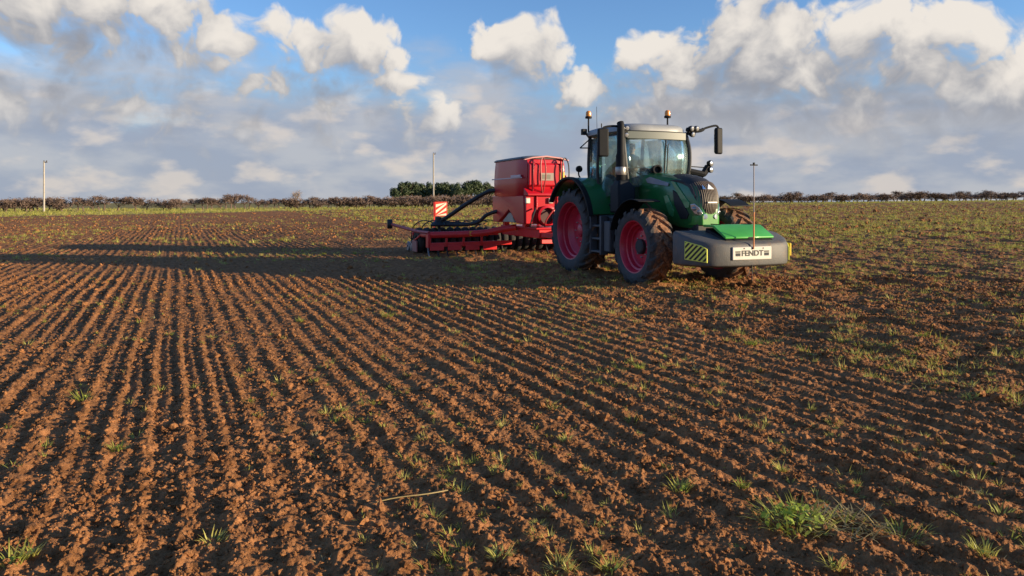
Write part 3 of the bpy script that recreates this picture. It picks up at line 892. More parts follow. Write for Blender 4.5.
def wheel(lx, ly, Rw, width, rimr, lugs, rear, sink):
    sgn = 1 if ly > 0 else -1; hw = width / 2; zc = Rw - sink
    c = (lx, ly, zc); ax = (0, sgn, 0)
    # rim (the wheel itself)
    p = [(rimr + .022, .84 * hw), (rimr + .01, .88 * hw), (rimr - .012, .86 * hw), (rimr - .035, .72 * hw), (rimr - .05, .45 * hw), (rimr - .085, .40 * hw), (rimr - .10, .12 * hw)]
    p += [(rimr * .66, -.24 * hw), (rimr * .58, -.14 * hw), (rimr * .34, -.12 * hw), (.02, -.12 * hw)] if rear else [(rimr * .72, -.10 * hw), (rimr * .62, .06 * hw), (rimr * .42, .10 * hw), (.02, .10 * hw)]
    w = MB().lathe(p, c, ax, 48, caps=False).lathe([(rimr - .10, .12 * hw), (rimr - .05, -.5 * hw), (rimr + .02, -.84 * hw), (rimr - .03, -.80 * hw), (rimr - .13, .05 * hw)], c, ax, 48, True).build('wheel', RIM, tr, smooth=28)
    # tyre carcass
    g_ = Rw - rimr
    half = [(rimr - .01, .80 * hw), (rimr + .012, .90 * hw), (rimr + .10 * g_, .93 * hw), (rimr + .35 * g_, 1.0 * hw), (rimr + .60 * g_, .99 * hw), (Rw - .10, .93 * hw), (Rw - .062, .84 * hw), (Rw - .05, .60 * hw), (Rw - .045, 0)]
    MB().lathe(half + [(r, -t) for r, t in half[::-1][1:]], c, ax, 56, True).build('tyre', RUBBER, w, smooth=50)
    ty = w.children[0].data; ty.materials.append(TREAD)
    for pg in ty.polygons:
        q = pg.center
        if math.hypot(q.x - c[0], q.z - c[2]) > Rw - .085: pg.material_index = 1
    # chevron lugs
    b = MB(); dphi = .36 if rear else .40; hwid = (.036 if rear else .037)
    for side in (-1, 1):
        for k in range(lugs):
            ph0 = (k + (.5 if side > 0 else 0)) / lugs * 2 * math.pi
            rings = []
            for f, top, bot in ((-.03, Rw - .004, Rw - .06), (.35, Rw, Rw - .06), (.72, Rw - .006, Rw - .07), (.94, Rw - .022, Rw - .10), (1.015, Rw - .072, Rw - .14)):
                t = side * f * hw; ph = ph0 - dphi * f ** .9 if f > 0 else ph0
                wd = hwid * (1.0 + .55 * max(f, 0))
                ring = []
                for rr, q in ((bot, -1.35), (top, -1.0), (top, 1.0), (bot, 1.35)):
                    a = ph + q * wd / Rw
                    ring.append((c[0] + math.cos(a) * rr, c[1] + t, c[2] + math.sin(a) * rr))
                rings.append(ring)
            b.loft(rings)
    b.build('tread', TREAD, w, smooth=0)
    hubp = [(.15, -.20 * hw), (.15, .04 * hw), (.11, .10 * hw), (.01, .11 * hw)] if rear else [(.15, -.05 * hw), (.15, .34 * hw), (.12, .42 * hw), (.01, .44 * hw)]
    MB().lathe(hubp, c, ax, 20).build('hub', RIM if rear else DARK, w, smooth=30)
    nr = .26 if rear else .21; tt = -.12 if rear else .10
    n0 = None
    for k in range(8):
        a = k / 8 * 6.283; q = Vector((c[0] + math.cos(a) * nr, c[1] + sgn * tt * hw, c[2] + math.sin(a) * nr))
        if n0 is None: n0 = MB(q).lathe([(.018, -.01), (.018, .024), (.006, .032)], q, ax, 6).build('wheel_nut', STEEL, w, smooth=0); n0.location = q
        else: o = n0.copy(); COL.objects.link(o); o.parent = w; o.location = q
for ly in (-.97, .97): wheel(0, ly, 1.0, .62, .67, 20, True, .045)
for ly in (-1.0, 1.0): wheel(2.85, ly, .77, .54, .52, 16, False, .03)

# running gear
b = MB().bb((-.45, -.30, .62), (1.5, .30, 1.38)).bb((1.5, -.24, .68), (3.35, .24, 1.30)).bb((-.62, -.22, .7), (-.45, .22, 1.25))
b.build('transmission', DARK, tr, .03)
b = MB().lathe([(.16, -.75), (.20, -.3), (.20, .3), (.16, .75)], (0, 0, .945), (0, 1, 0), 20); b.build('rear_axle', DARK, tr)
b = MB().lathe([(.10, -.72), (.13, -.45), (.15, 0), (.13, .45), (.10, .72)], (2.85, 0, .73), (0, 1, 0), 16).bb((2.65, -.18, .6), (3.05, .18, .86)); b.build('front_axle', DARK, tr, .01)
b = MB().bb((3.30, -.26, .62), (3.62, .26, 1.22)); b.build('front_support', DARK, tr, .03)
for s in (-1, 1):
    MB().bar((3.45, s * .34, .72), (4.15, s * .42, .66), .06, .11).build('linkage_arm', DARK, tr, .01)
    MB().tube([(3.45, s * .30, 1.05), (3.85, s * .38, .72)], [.045, .035], 10).build('lift_ram', STEEL, tr)
MB().bar((-.5, 0, .62), (-1.25, 0, .60), .10, .09).build('drawbar_hitch', DARK, tr, .01)
for s in (-1, 1): MB().bar((-.4, s * .35, .62), (-1.15, s * .42, .66), .05, .10).build('lower_link', DARK, tr, .01)

# bonnet
def bonnet_ring(x, w, zt, zb):
    half = [(w * .90, zb), (w, zb + .10), (w * 1.02, zb + (zt - zb) * .55), (w * .98, zt - .14), (w * .86, zt - .05), (w * .55, zt - .008), (0, zt)]
    pts = [(-y, z) for y, z in half] + [(y, z) for y, z in half[::-1][1:]]
    return [(x, y, z) for y, z in pts]
secs = [(1.72, .42, 2.27, 1.40), (2.2, .42, 2.245, 1.34), (2.7, .40, 2.19, 1.22), (3.1, .345, 2.13, 1.13), (3.35, .305, 2.06, 1.12), (3.52, .275, 1.97, 1.14), (3.62, .24, 1.83, 1.19), (3.665, .19, 1.66, 1.22), (3.67, .15, 1.52, 1.26)]
def bonnet_w(x):
    return float(np.interp(x, [q[0] for q in secs], [q[1] for q in secs]))
MB().loft([bonnet_ring(*q) for q in secs]).build('bonnet', GREEN, tr, smooth=40)
NOSE = [(2.72, 2.205), (3.05, 2.165), (3.30, 2.105), (3.48, 2.02), (3.60, 1.91), (3.675, 1.77), (3.705, 1.62), (3.695, 1.50), (3.66, 1.40)]
def nose(y, k, proud=0.0):
    x, z = NOSE[k]; a = abs(y) / .40; f = k / 8
    a *= 1.35
    x -= .24 * a ** 2.4 * (f ** .8); z -= .085 * a ** 2.6 * (1 - f * .7)
    x0, z0 = NOSE[max(k - 1, 0)]; x1, z1 = NOSE[min(k + 1, 8)]; t = Vector((x1 - x0, 0, z1 - z0)).normalized(); n = Vector((-t.z, 0, t.x))
    return Vector((x, y, z)) + n * proud
ys = [-.40 + .8 * j / 16 for j in range(17)]
def keepw(k, y):                       # the grille narrows to a V below
    lim = [.375, .345, .315, .295, .285, .27, .24, .18, .11][k]
    return max(-lim, min(lim, y))
rings = [[nose(keepw(k, y), k, .012) for y in ys] for k in range(9)]
MB().loft([[p for p in r] + [q - Vector((.05, 0, .05)) for q in reversed(r)] for r in rings], True, True).build('grille_panel', mat('grille_black', (.020, .019, .019), .55), tr, smooth=50)
SLAT = mat('grille_slat', (.15, .118, .09), .55, var=.3, dirt=.3, dirt_col=(.26, .17, .10))
for j in range(17):
    y0 = -.27 + .54 * j / 16
    pts = [nose(keepw(k, y0), k, .022) for k in range(3, 9) if abs(keepw(k, y0)) >= abs(y0) - .005]
    b = MB()
    if len(pts) > 1:
        pts = catmull(pts, 3); rings = []
        for k, p in enumerate(pts):
            t = (pts[min(k + 1, len(pts) - 1)] - pts[max(k - 1, 0)]).normalized(); n = Vector((-t.z, 0, t.x)).normalized()
            rings.append([p + Vector((0, -.0075, 0)) - n * .02, p + Vector((0, -.0075, 0)) + n * .004, p + Vector((0, .0075, 0)) + n * .004, p + Vector((0, .0075, 0)) - n * .02])
        b.loft(rings).build('slat', SLAT, tr, smooth=0)
# maker's emblem and name strip on the grille
bd = MB().prism([(-.075, -.06), (.075, -.06), (.0, .075)], 'x', 0, .012); o = bd.build('emblem', mat('emblem_white', (.75, .76, .78), .3), tr, .003)
e = nose(.02, 4, .022); o.location = e; o.rotation_euler = (0, R(-38), 0)
o = MB().prism([(-.075, -.06), (.0, -.06), (-.035, .06)], 'x', 0, .014).build('emblem', mat('emblem_blue', (.05, .13, .33), .35), tr, .003)
o.location = nose(-.09, 4, .022); o.rotation_euler = (0, R(-42), 0)
e = nose(.03, 6, .03); MB().bb((e.x - .012, -.10, e.z - .016), (e.x, .12, e.z + .016)).build('name_strip', STEEL, tr, .004)
# lower nose with lamps
rings = [[(x, s * w, z) for s, z in ((-1, 1.18), (-1, 1.36), (-.55, 1.43), (.55, 1.43), (1, 1.36), (1, 1.18))] for x, w in ((3.30, .30), (3.52, .28), (3.63, .24), (3.68, .18))]
MB().loft(rings).build('nose_bumper', mat('nose_green', (.05, .27, .04), .4, var=.3, dirt=.3, dirt_col=(.25, .2, .1)), tr, .01)
for s in (-1, 1):
    q = [(3.44, .300, 1.585), (3.55, .275, 1.60), (3.63, .215, 1.52), (3.665, .165, 1.42), (3.64, .195, 1.365), (3.55, .265, 1.40), (3.46, .295, 1.49)]
    n = Vector((.62, s * .78, 0))
    h = MB().loft([[Vector((x, s * y, z)) - n * .05 for x, y, z in q], [Vector((x, s * y, z)) + n * .028 for x, y, z in q]]).build('headlight', CHROME, tr, .012)
    for (x, y, z), r in (((3.54, .275, 1.50), .045), ((3.62, .225, 1.44), .036)):
        MB().lathe([(.004, .012), (r * .7, .010), (r, .0), (r, -.02)], Vector((x, s * y, z)) + n * .028, n, 14).build('lens', mat('lens_dark', (.25, .27, .28), .12, metal=.5), h)
    c2 = Vector((3.66, s * .12, 1.345))
    MB().lathe([(.01, .03), (.05, .028), (.06, .0), (.055, -.04)], c2, (1, s * .3, .05), 16).build('headlight', CHROME, tr)
# side of the bonnet: dark intake panel, pale trim strips, name band
def side_poly(name, pix, m, y, depth=.014, yb=None):
    q = []
    for px, py in pix:                                 # follow the narrowing bonnet
        p = loc(px, py, y=y)
        for _ in range(4): p = loc(px, py, y=-(bonnet_w(p.x) * 1.02 + .004))
        q.append(p)
    for sd in (1, -1):
        MB().loft([[(p.x, (p.y + .02) * sd, p.z) for p in q], [(p.x, (p.y - depth * .5) * sd, p.z) for p in q]]).build(name, m, tr, .004, smooth=0)
TRIM = mat('trim_green', (.05, .24, .09), .22, coat=.6)
side_poly('intake_panel', [(673, 190), (678, 194), (689, 214), (687, 219), (681, 219), (675, 205)], mat('intake_black', (.012, .014, .016), .5), -.438, .03)
side_poly('side_trim', [(671, 181), (675, 182), (690, 203), (689, 208), (686, 208)], TRIM, -.442, .03)
side_poly('side_trim', [(664, 196), (668, 195), (674, 211), (673, 217), (669, 214)], TRIM, -.442, .03)
side_poly('name_band', [(646, 179), (650, 177), (669, 183), (668, 186), (648, 183)], mat('band_grey', (.30, .34, .40), .2, coat=.3), -.438, .03)
# snorkel intake behind the bonnet
c = loc(656, 170, x=2.0)
MB().lathe([(.055, .02), (.075, .10), (.105, .10), (.105, -.02), (.07, -.10), (.05, -.32)], c, (1, -.15, .05), 20).build('air_intake', BLACK, tr)
MB().tube(catmull([c - Vector((.28, 0, .02)), c - Vector((.40, .0, .12)), c - Vector((.42, .02, .5))], 4), .06, 10).build('intake_hose', BLACK, tr)

# cab
CABF = mat('cab_frame', (.020, .022, .024), .45, var=.2)
b = MB().bb((.02, -.66, 1.36), (1.62, .66, 1.66)).bb((1.45, -.60, 1.4), (1.74, .60, 2.0)).bb((-.06, -.66, 1.4), (.10, .66, 2.0)); b.build('cab_floor', mat('cab_dark_green', (.010, .05, .022), .45, coat=.2), tr, .02)
def post(name, pts, r):
    MB().tube(catmull(pts, 5), r, 8).build(name, CABF, tr)
for s in (-1, 1):
    A = [(1.78, s * .72, 1.92), (1.83, s * .80, 2.35), (1.80, s * .83, 2.8), (1.68, s * .80, 3.17)]
    post('front_pillar', A, .048)
    post('rear_pillar', [(.02, s * .66, 1.8), (-.02, s * .72, 2.4), (.06, s * .73, 3.15)], .045)
    post('door_pillar', [(.62, s * .74, 1.6), (.62, s * .83, 2.3), (.66, s * .80, 3.16)], .035)
    post('door_sill', [(.62, s * .74, 1.58), (1.2, s * .76, 1.58), (1.74, s * .72, 1.88)], .035)
def gl_sheet(name, rows):
    o = MB().loft(rows, False, False).build(name, GLASS, tr, smooth=60)
    md = o.modifiers.new('thickness', 'SOLIDIFY'); md.thickness = .006; md.offset = 0
AP = catmull([(1.78, .72, 1.96), (1.83, .80, 2.35), (1.80, .83, 2.8), (1.70, .80, 3.12)], 4)
gl_sheet('windscreen', [[(p.x + .10 * (1 - (j / 4 - 1) ** 2), p.y * (j / 4 - 1), p.z) for j in range(9)] for p in AP])
for s in (-1, 1):
    gl_sheet('door_glass', [[(p.x - .02 + (.63 - p.x + .02) * f, s * (p.y + (.80 - p.y) * f + .015 * math.sin(f * 3.14)), (p.z if p.z > 2 else 1.96) - (.34 * f if p.z < 2.1 else 0)) for f in (0, .25, .5, .75, 1)] for p in AP])
    gl_sheet('rear_side_glass', [[(.62, s * .82, z), (.32, s * .785, z), (.0, s * .725, z)] for z in (2.0, 2.5, 3.1)])
gl_sheet('rear_window', [[(-.01, y, z) for y in (-.7, 0, .7)] for z in (2.0, 2.6, 3.1)])
def roof_ring(z, g_, up=0):
    pts = []
    for k in range(28):
        a = k / 28 * 6.283; ca, sa = math.cos(a), math.sin(a); n = 4.5
        rr = (abs(ca) ** n + abs(sa) ** n) ** (-1 / n)
        pts.append((.84 + (1.02 - g_) * ca * rr, (.88 - g_) * sa * rr, z + up * ca))
    return pts
MB().loft([roof_ring(3.145, .06), roof_ring(3.17, .0), roof_ring(3.245, .0), roof_ring(3.30, .045), roof_ring(3.335, .16), roof_ring(3.345, .40)]).build('roof', ROOF, tr, smooth=50)
MB().loft([[(1.80 + .06 * (1 - (j / 4 - 1) ** 2), .74 * (j / 4 - 1), z) for j in range(9)] + [(1.70 + .06 * (1 - (j / 4 - 1) ** 2), .74 * (j / 4 - 1), z) for j in range(8, -1, -1)] for z in (3.0, 3.15)]).build('sun_visor', VISOR, tr)
MB().tube(catmull([(1.96, .06, 1.98), (1.945, .10, 2.5), (1.90, .16, 2.98)], 4), .016, 6).tube([(1.96, .13, 2.02), (1.90, .22, 2.9)], .009, 5).build('wiper', BLACK, tr)
# inside the cab
MB().bb((.30, -.26, 1.92), (.80, .26, 2.06)).build('seat', SEATM, tr, .05).name = 'seat'
MB().loft([[(.26, -.25, 2.0), (.40, -.25, 2.0), (.40, .25, 2.0), (.26, .25, 2.0)], [(.14, -.23, 2.62), (.25, -.23, 2.62), (.25, .23, 2.62), (.14, .23, 2.62)], [(.12, -.14, 2.88), (.20, -.14, 2.88), (.20, .14, 2.88), (.12, .14, 2.88)]]).build('seat_back', SEATM, tr, .04)
MB().bb((.42, -.2, 1.64), (.70, .2, 1.93)).build('seat_base', BLACK, tr, .03)
ring = [(1.20 + .19 * math.cos(a) * .85, .19 * math.sin(a), 2.32 + .19 * math.cos(a) * -.5) for a in [k / 20 * 6.283 for k in range(21)]]
MB().tube(ring, .016, 7, False).bar((1.20, -.18, 2.32), (1.20, .18, 2.32), .03, .015).build('steering_wheel', BLACK, tr)
MB().loft([[(1.28, -.16, 1.66), (1.55, -.2, 1.66), (1.55, .2, 1.66), (1.28, .16, 1.66)], [(1.22, -.10, 2.24), (1.40, -.15, 2.30), (1.40, .15, 2.30), (1.22, .10, 2.24)]]).build('steering_console', VISOR, tr, .03)
MB().bb((.25, -.62, 1.66), (1.05, -.36, 2.22)).build('armrest_console', SEATM, tr, .05)
MB().box((1.12, -.42, 2.48), (.05, .24, .17), Matrix.Rotation(R(-15), 3, 'Y')).tube([(1.0, -.42, 2.2), (1.1, -.42, 2.45)], .015, 6).build('terminal', BLACK, tr, .01)

# exhaust stack on the right front pillar
ex, ey = 1.93, -.98
MB().lathe([(.08, -.02), (.105, .02), (.105, .52), (.085, .58), (.082, 1.10), (.078, 1.14)], (ex, ey, 2.08), (0, 0, 1), 18).tube(catmull([(ex, ey, 3.15), (ex, ey, 3.24), (ex - .03, ey, 3.31)], 4), .076, 16, False).build('exhaust_pipe', BLACK, tr)
MB().lathe([(.112, 0), (.118, .01), (.118, .16), (.112, .17)], (ex, ey, 2.20), (0, 0, 1), 18).build('exhaust_clamp', mat('heat_shield', (.40, .37, .33), .35, metal=.6, var=.5, vscale=20), tr)
MB().loft([[(ex - .20, ey - .16, 1.40), (ex + .20, ey - .16, 1.40), (ex + .20, ey + .26, 1.40), (ex - .20, ey + .26, 1.40)], [(ex - .20, ey - .16, 1.95), (ex + .18, ey - .16, 1.95), (ex + .18, ey + .26, 1.95), (ex - .20, ey + .26, 1.95)], [(ex - .10, ey - .09, 2.10), (ex + .10, ey - .09, 2.10), (ex + .10, ey + .12, 2.10), (ex - .10, ey + .12, 2.10)]]).build('catalyst_box', mat('blue_black', (.008, .011, .015), .6, spec=.2, var=.2), tr, .04)
MB().bb((1.75, -.80, 1.36), (2.12, -.40, 1.50)).build('catalyst_bracket', DARK, tr, .01)

# fuel tank and steps
b = MB().bb((.92, -1.02, .50), (1.78, -.36, 1.34)); b.build('fuel_tank', mat('tank_black', (.025, .027, .031), .5, var=.3, dirt=.2), tr, .06)
for s in (-1, 1):
    for k, z in enumerate((.52, .80, 1.08)):
        MB().bb((.98 if s < 0 else .9, s * 1.03, z), (1.40 if s < 0 else 1.5, s * (1.20 - k * .02), z + .05)).build('step', STEPM, tr, .012)
    MB().bb((.93, s * 1.03, .48), (.99, s * 1.21, 1.36)).build('step_side', STEPM, tr, .015)
    MB().bb((1.40, s * 1.03, .48), (1.47, s * 1.21, 1.33)).build('step_side', STEPM, tr, .015)
MB().bb((1.50, -1.16, .55), (1.76, -1.025, 1.22)).build('battery_box', STEPM, tr, .03)
MB().bb((.90, .36, .52), (1.75, 1.02, 1.34)).build('fuel_tank', BLACK, tr, .06)

# mudguards
def guard(name, cx, cz, rad, a0, a1, y0, y1, th, m, n=22, side=None, bevel=.012):
    rings = []
    for k in range(n + 1):
        a = R(a0 + (a1 - a0) * k / n); c_, s_ = math.cos(a), math.sin(a)
        rings.append([(cx + c_ * (rad + dr), y, cz + s_ * (rad + dr)) for y, dr in ((y0, 0), (y1, 0), (y1, th), (y0, th))])
    return MB().loft(rings).build(name, m, tr, bevel, smooth=40)
for s in (-1, 1):
    guard('rear_mudguard', .05, 1.06, 1.12, 15, 142, s * .60, s * 1.235, .022, GREEN)
    guard('mudguard_edge', .05, 1.06, 1.095, 13, 150, s * 1.22, s * 1.34, .06, BLACK)
    # inner wall of the mudguard up against the cab
    arc = [(.05 + math.cos(R(a)) * 1.11, 1.06 + math.sin(R(a)) * 1.11) for a in range(15, 142, 9)]
    MB().prism(arc + [(-.75, 1.40), (.80, 1.36)], 'y', s * .60, s * .63).build('mudguard_wall', GREEN, tr)
    guard('front_mudguard', 2.83, .80, .87, 72 if s < 0 else 58, 164, s * .76, s * 1.27, .02, BLACK)
    MB().bar((2.85, s * .55, 1.25), (2.72, s * .92, 1.665), .06, .04).build('mudguard_bracket', DARK, tr)

# mirrors, lamps, beacons
def mirror(c, wd, ht, arm, yaw, s):
    c = Vector(c); m3 = Matrix.Rotation(yaw, 3, 'Z')
    o = MB().box(c, (.10, wd, ht), m3).build('mirror', BLACK, tr, .035, seg=3)
    MB().box(c + m3 @ Vector((-.056, 0, 0)), (.01, wd * .82, ht * .88), m3).build('mirror_glass', MIRRORM, o)
    MB().tube(catmull(arm, 5), .024, 8).build('mirror_arm', BLACK, tr)
cR = (loc(603, 142.5, y=-1.36)); mirror(cR, .24, .60, [(1.72, -.80, 3.19), (cR.x, -1.05, 3.24), (cR.x, -1.34, 3.20), (cR.x, -1.36, 3.08)], R(-8), -1)
cL = loc(718.5, 141, x=1.72); mirror(cL, .20, .60, [(1.75, .80, 3.24), (1.76, 1.10, 3.22), (1.75, cL.y - .35, 3.30), (1.73, cL.y - .08, 3.36), (1.72, cL.y, 3.30), (cL.x, cL.y, cL.z + .28)], R(14), 1)
MB().tube(catmull([(1.75, .80, 3.24), (1.77, 1.1, 3.22), (1.75, cL.y - .42, 3.27)], 4), [.05] * 4 + [.04] * 4 + [.028], 8).build('mirror_bracket', BLACK, tr)
def work_lamp(c, d, r=.055):
    c, d = Vector(c), Vector(d)
    o = MB().lathe([(r * .8, -.07), (r * 1.1, -.02), (r * 1.1, .03)], c, d, 14).build('work_lamp', BLACK, tr)
    MB().lathe([(.005, .045), (r * .7, .042), (r, .028)], c, d, 14).build('lens', CHROME, o)
for px, py in ((691.5, 128.5), (696.5, 128.5), (692.5, 134.5)): work_lamp(loc(px, py, x=1.80), (1, .2, -.15))
MB().bb((1.70, loc(693, 131, x=1.8).y - .10, 3.12), (1.775, loc(693, 131, x=1.8).y + .10, 3.26)).build('lamp_bracket', BLACK, tr, .02)
for px, py in ((622.5, 128.5), (626.5, 128), (626, 135)): work_lamp(loc(px, py, x=1.88), (1, -.1, -.15), .05)
MB().bb((1.74, loc(624, 131, x=1.88).y - .07, 3.06), (1.835, loc(624, 131, x=1.88).y + .10, 3.24)).build('lamp_bracket', BLACK, tr, .02)
def beacon(c, z0):
    c = Vector(c)
    MB().tube([(c.x, c.y, z0), (c.x, c.y, c.z)], .02, 8).build('beacon_stem', BLACK, tr)
    o = MB().lathe([(.075, 0), (.08, .03), (.07, .05)], c, (0, 0, 1), 16).build('beacon', BLACK, tr)
    MB().lathe([(.062, .045), (.066, .10), (.060, .15), (.035, .175), (.005, .18)], c, (0, 0, 1), 16).build('beacon_dome', AMBER, o)
beacon(loc(588.5, 118.5, y=-.80), 3.14); beacon(loc(667.5, 118.0, y=.66), 3.2)
q = loc(588.5, 125, y=-.80); MB().tube([(q.x, q.y, 3.16), (.30, -.80, 3.18)], .022, 8).build('beacon_bracket', BLACK, tr)
q = loc(584, 132, y=-.9); MB().box(q, (.10, .12, .14)).tube([(q.x, q.y, q.z), (.10, -.74, 3.10)], .02, 6).build('rear_work_lamp', BLACK, tr, .015)
a, b_, c_ = loc(580, 148, y=-.95), loc(590, 139, y=-.80), loc(590, 148, y=-.80)
MB().tube([a, b_], .014, 6).tube([a, c_], .014, 6).tube([c_, b_], .014, 6).build('rear_bracket', BLACK, tr)
q = loc(579, 169, y=-.95); MB().lathe([(.02, -.05), (.075, -.03), (.08, .03), (.02, .05)], q, (1, 0, 0), 14).tube(catmull([q, q - Vector((0, 0, .16)), (q.x + .1, -.85, 2.06)], 4), .018, 6).build('rear_marker_lamp', BLACK, tr)
MB().tube(catmull([(q.x - .25, -.95, 1.97), (q.x + .05, -.93, 2.12), (.25, -.85, 2.12), (.45, -.78, 1.98)], 5), .02, 7).build('grab_rail', BLACK, tr)
MB().tube([(.35, -.7, 3.28), (.33, -.7, 3.85)], .005, 4).build('aerial', BLACK, tr)
MB().tube([(.42, -.62, 3.26), (.42, -.62, 3.45)], .014, 5).build('aerial', BLACK, tr)
# left arm with lamp below the windscreen
q = loc(708, 167, x=1.85); MB().tube(catmull([(1.80, .78, 2.32), (1.85, 1.1, 2.26), (1.85, q.y - .12, 2.26), (1.85, q.y, 2.42)], 5), [.07] * 8 + [.075] * 8, 8).build('lamp_arm', BLACK, tr)
for dz in (.0, .14): work_lamp(q + Vector((.05, .03, dz - .06)), (1, .35, 0), .065)
MB().tube([(1.82, .80, 2.42), (1.85, 1.2, 2.40), (1.85, 1.25, 2.30)], .012, 5).build('hand_rail', BLACK, tr)

# ------------------------------------------------------------------ driver
def person():
    o = empty('person', TR_O + TR_H * .62 + Vector((0, 0, 2.055)), math.atan2(TR_H.y, TR_H.x))
    tag(o, 'driver in a dark jacket sitting at the wheel inside the tractor cab', 'person')
    J = {'pel': (.0, 0, .11, .15, .12), 'sp': (.01, 0, .32, .15, .115), 'ch': (.04, 0, .52, .17, .12), 'nk': (.08, 0, .675, .062, .062), 'hd': (.115, 0, .79, .082, .095), 'tp': (.115, 0, .87, .07, .085)}
    E = [('pel', 'sp'), ('sp', 'ch'), ('ch', 'nk'), ('nk', 'hd'), ('hd', 'tp')]
    for s, n in ((-1, 'r'), (1, 'l')):
        J.update({'sh' + n: (.05, s * .19, .57, .075, .075), 'el' + n: (.20, s * .27, .33, .055, .055), 'wr' + n: (.44, s * .20, .31, .036, .034), 'pm' + n: (.53, s * .175, .31, .042, .025),
                  'hp' + n: (.06, s * .10, .09, .10, .095), 'kn' + n: (.50, s * .15, .12, .07, .07), 'an' + n: (.62, s * .13, -.28, .05, .05), 'to' + n: (.76, s * .13, -.345, .045, .035)})
        E += [('ch', 'sh' + n), ('sh' + n, 'el' + n), ('el' + n, 'wr' + n), ('wr' + n, 'pm' + n), ('pel', 'hp' + n), ('hp' + n, 'kn' + n), ('kn' + n, 'an' + n), ('an' + n, 'to' + n)]
        for k in range(4):                               # fingers closed round the wheel rim
            y = s * (.145 + .02 * k); b = 'f%d%s' % (k, n)
            L = (.9, 1.05, 1.0, .8)[k]
            J[b + 'a'] = (.555 + .03 * L, y, .325, .0095, .0095); J[b + 'b'] = (.575 + .035 * L, y, .295, .009, .009); J[b + 'c'] = (.555 + .02 * L, y, .272, .008, .008)
            E += [('pm' + n, b + 'a'), (b + 'a', b + 'b'), (b + 'b', b + 'c')]
        J['t1' + n] = (.50, s * .135, .325, .0115, .011); J['t2' + n] = (.535, s * .125, .30, .0095, .009); E += [('wr' + n, 't1' + n), ('t1' + n, 't2' + n)]
    names = list(J); ix = {n: i for i, n in enumerate(names)}
    me = bpy.data.meshes.new('body'); me.from_pydata([J[n][:3] for n in names], [(ix[a], ix[b]) for a, b in E], [])
    ob = bpy.data.objects.new('body', me); COL.objects.link(ob)
    ob.modifiers.new('skin', 'SKIN'); sb = ob.modifiers.new('sub', 'SUBSURF'); sb.levels = sb.render_levels = 2
    if not me.skin_vertices: me.skin_vertices.new() if hasattr(me.skin_vertices, 'new') else None
    for n in names:
        sv = me.skin_vertices[0].data[ix[n]]; sv.radius = J[n][3:5]; sv.use_root = (n == 'pel')
    dg = bpy.context.evaluated_depsgraph_get(); m2 = bpy.data.meshes.new_from_object(ob.evaluated_get(dg)); bpy.data.objects.remove(ob)
    m2.materials.clear()
    for m in (mat('jacket', (.028, .034, .045), .85, var=.3, vscale=12), mat('skin', (.52, .30, .21), .55), mat('trousers', (.03, .033, .05), .85)): m2.materials.append(m)
    for p in m2.polygons:
        c = p.center; p.use_smooth = True
        p.material_index = 1 if (c.z > .675 or c.x > .455 and c.z > .2 and abs(c.y) < .26) else (2 if c.z < .17 else 0)
    bo = link(bpy.data.objects.new('body', m2), o); bo.name = 'body'
    hair = mat('hair', (.06, .04, .03), .8)
    MB().lathe([(.088, -.02), (.101, .03), (.095, .075), (.06, .105), (.005, .113)], (.100, 0, .815), (-.22, 0, 1), 18).build('hair', hair, o)
    MB().loft([[(.19, -.012, .80), (.19, .012, .80), (.195, 0, .83)], [(.218, -.015, .778), (.218, .015, .778), (.20, 0, .80)]]).build('nose', MATS['skin'], o, .004)
    for s in (-1, 1):
        MB().lathe([(.003, .012), (.010, .007), (.012, 0)], (.193, s * .032, .808), (1, s * .3, 0), 10).build('eye', INK, o)
        MB().lathe([(.008, -.006), (.024, 0), (.018, .010)], (.105, s * .086, .795), (0, s, 0), 12).build('ear', MATS['skin'], o)
    MB().bb((.192, -.024, .738), (.203, .024, .746)).build('mouth', mat('lips', (.34, .13, .11), .6), o, .003)
person()

# ------------------------------------------------------------------ front weight block carried on the linkage
WX = 4.15
fw = empty('front_weight', TR_O + TR_H * WX, math.atan2(TR_H.y, TR_H.x))
tag(fw, 'grey front weight block with green lid, white plate and hazard stripes on the tractor nose', 'weight block')
OFF = (WX, 0, 0)
def plan(inset=0.0, back=0.0):
    h = [(4.02 + back, 1.10), (4.30, 1.13), (4.58, 1.04), (4.80, .88), (4.87, .74), (4.905, .45), (4.915, 0)]
    h = [(x - inset * (.9 if x > 4.4 else .3), y - inset) if y > 0 else (x - inset * .9, 0) for x, y in h]
    return [(x, -y) for x, y in h] + [(x, y) for x, y in h[::-1][1:]]
def top_z(x): return 1.10 - .20 * max(0, min(1, (x - 4.05) / .85))
def wring(inset, zf): return [(x, y, zf(x)) for x, y in plan(inset)]
rings = [wring(.07, lambda x: .47), wring(.012, lambda x: .50), wring(0, lambda x: .56), wring(.0, lambda x: top_z(x) - .07), wring(.02, lambda x: top_z(x) - .02), wring(.07, lambda x: top_z(x))]
MB(OFF).loft(rings).build('block', GREYW, fw, .012, smooth=50)
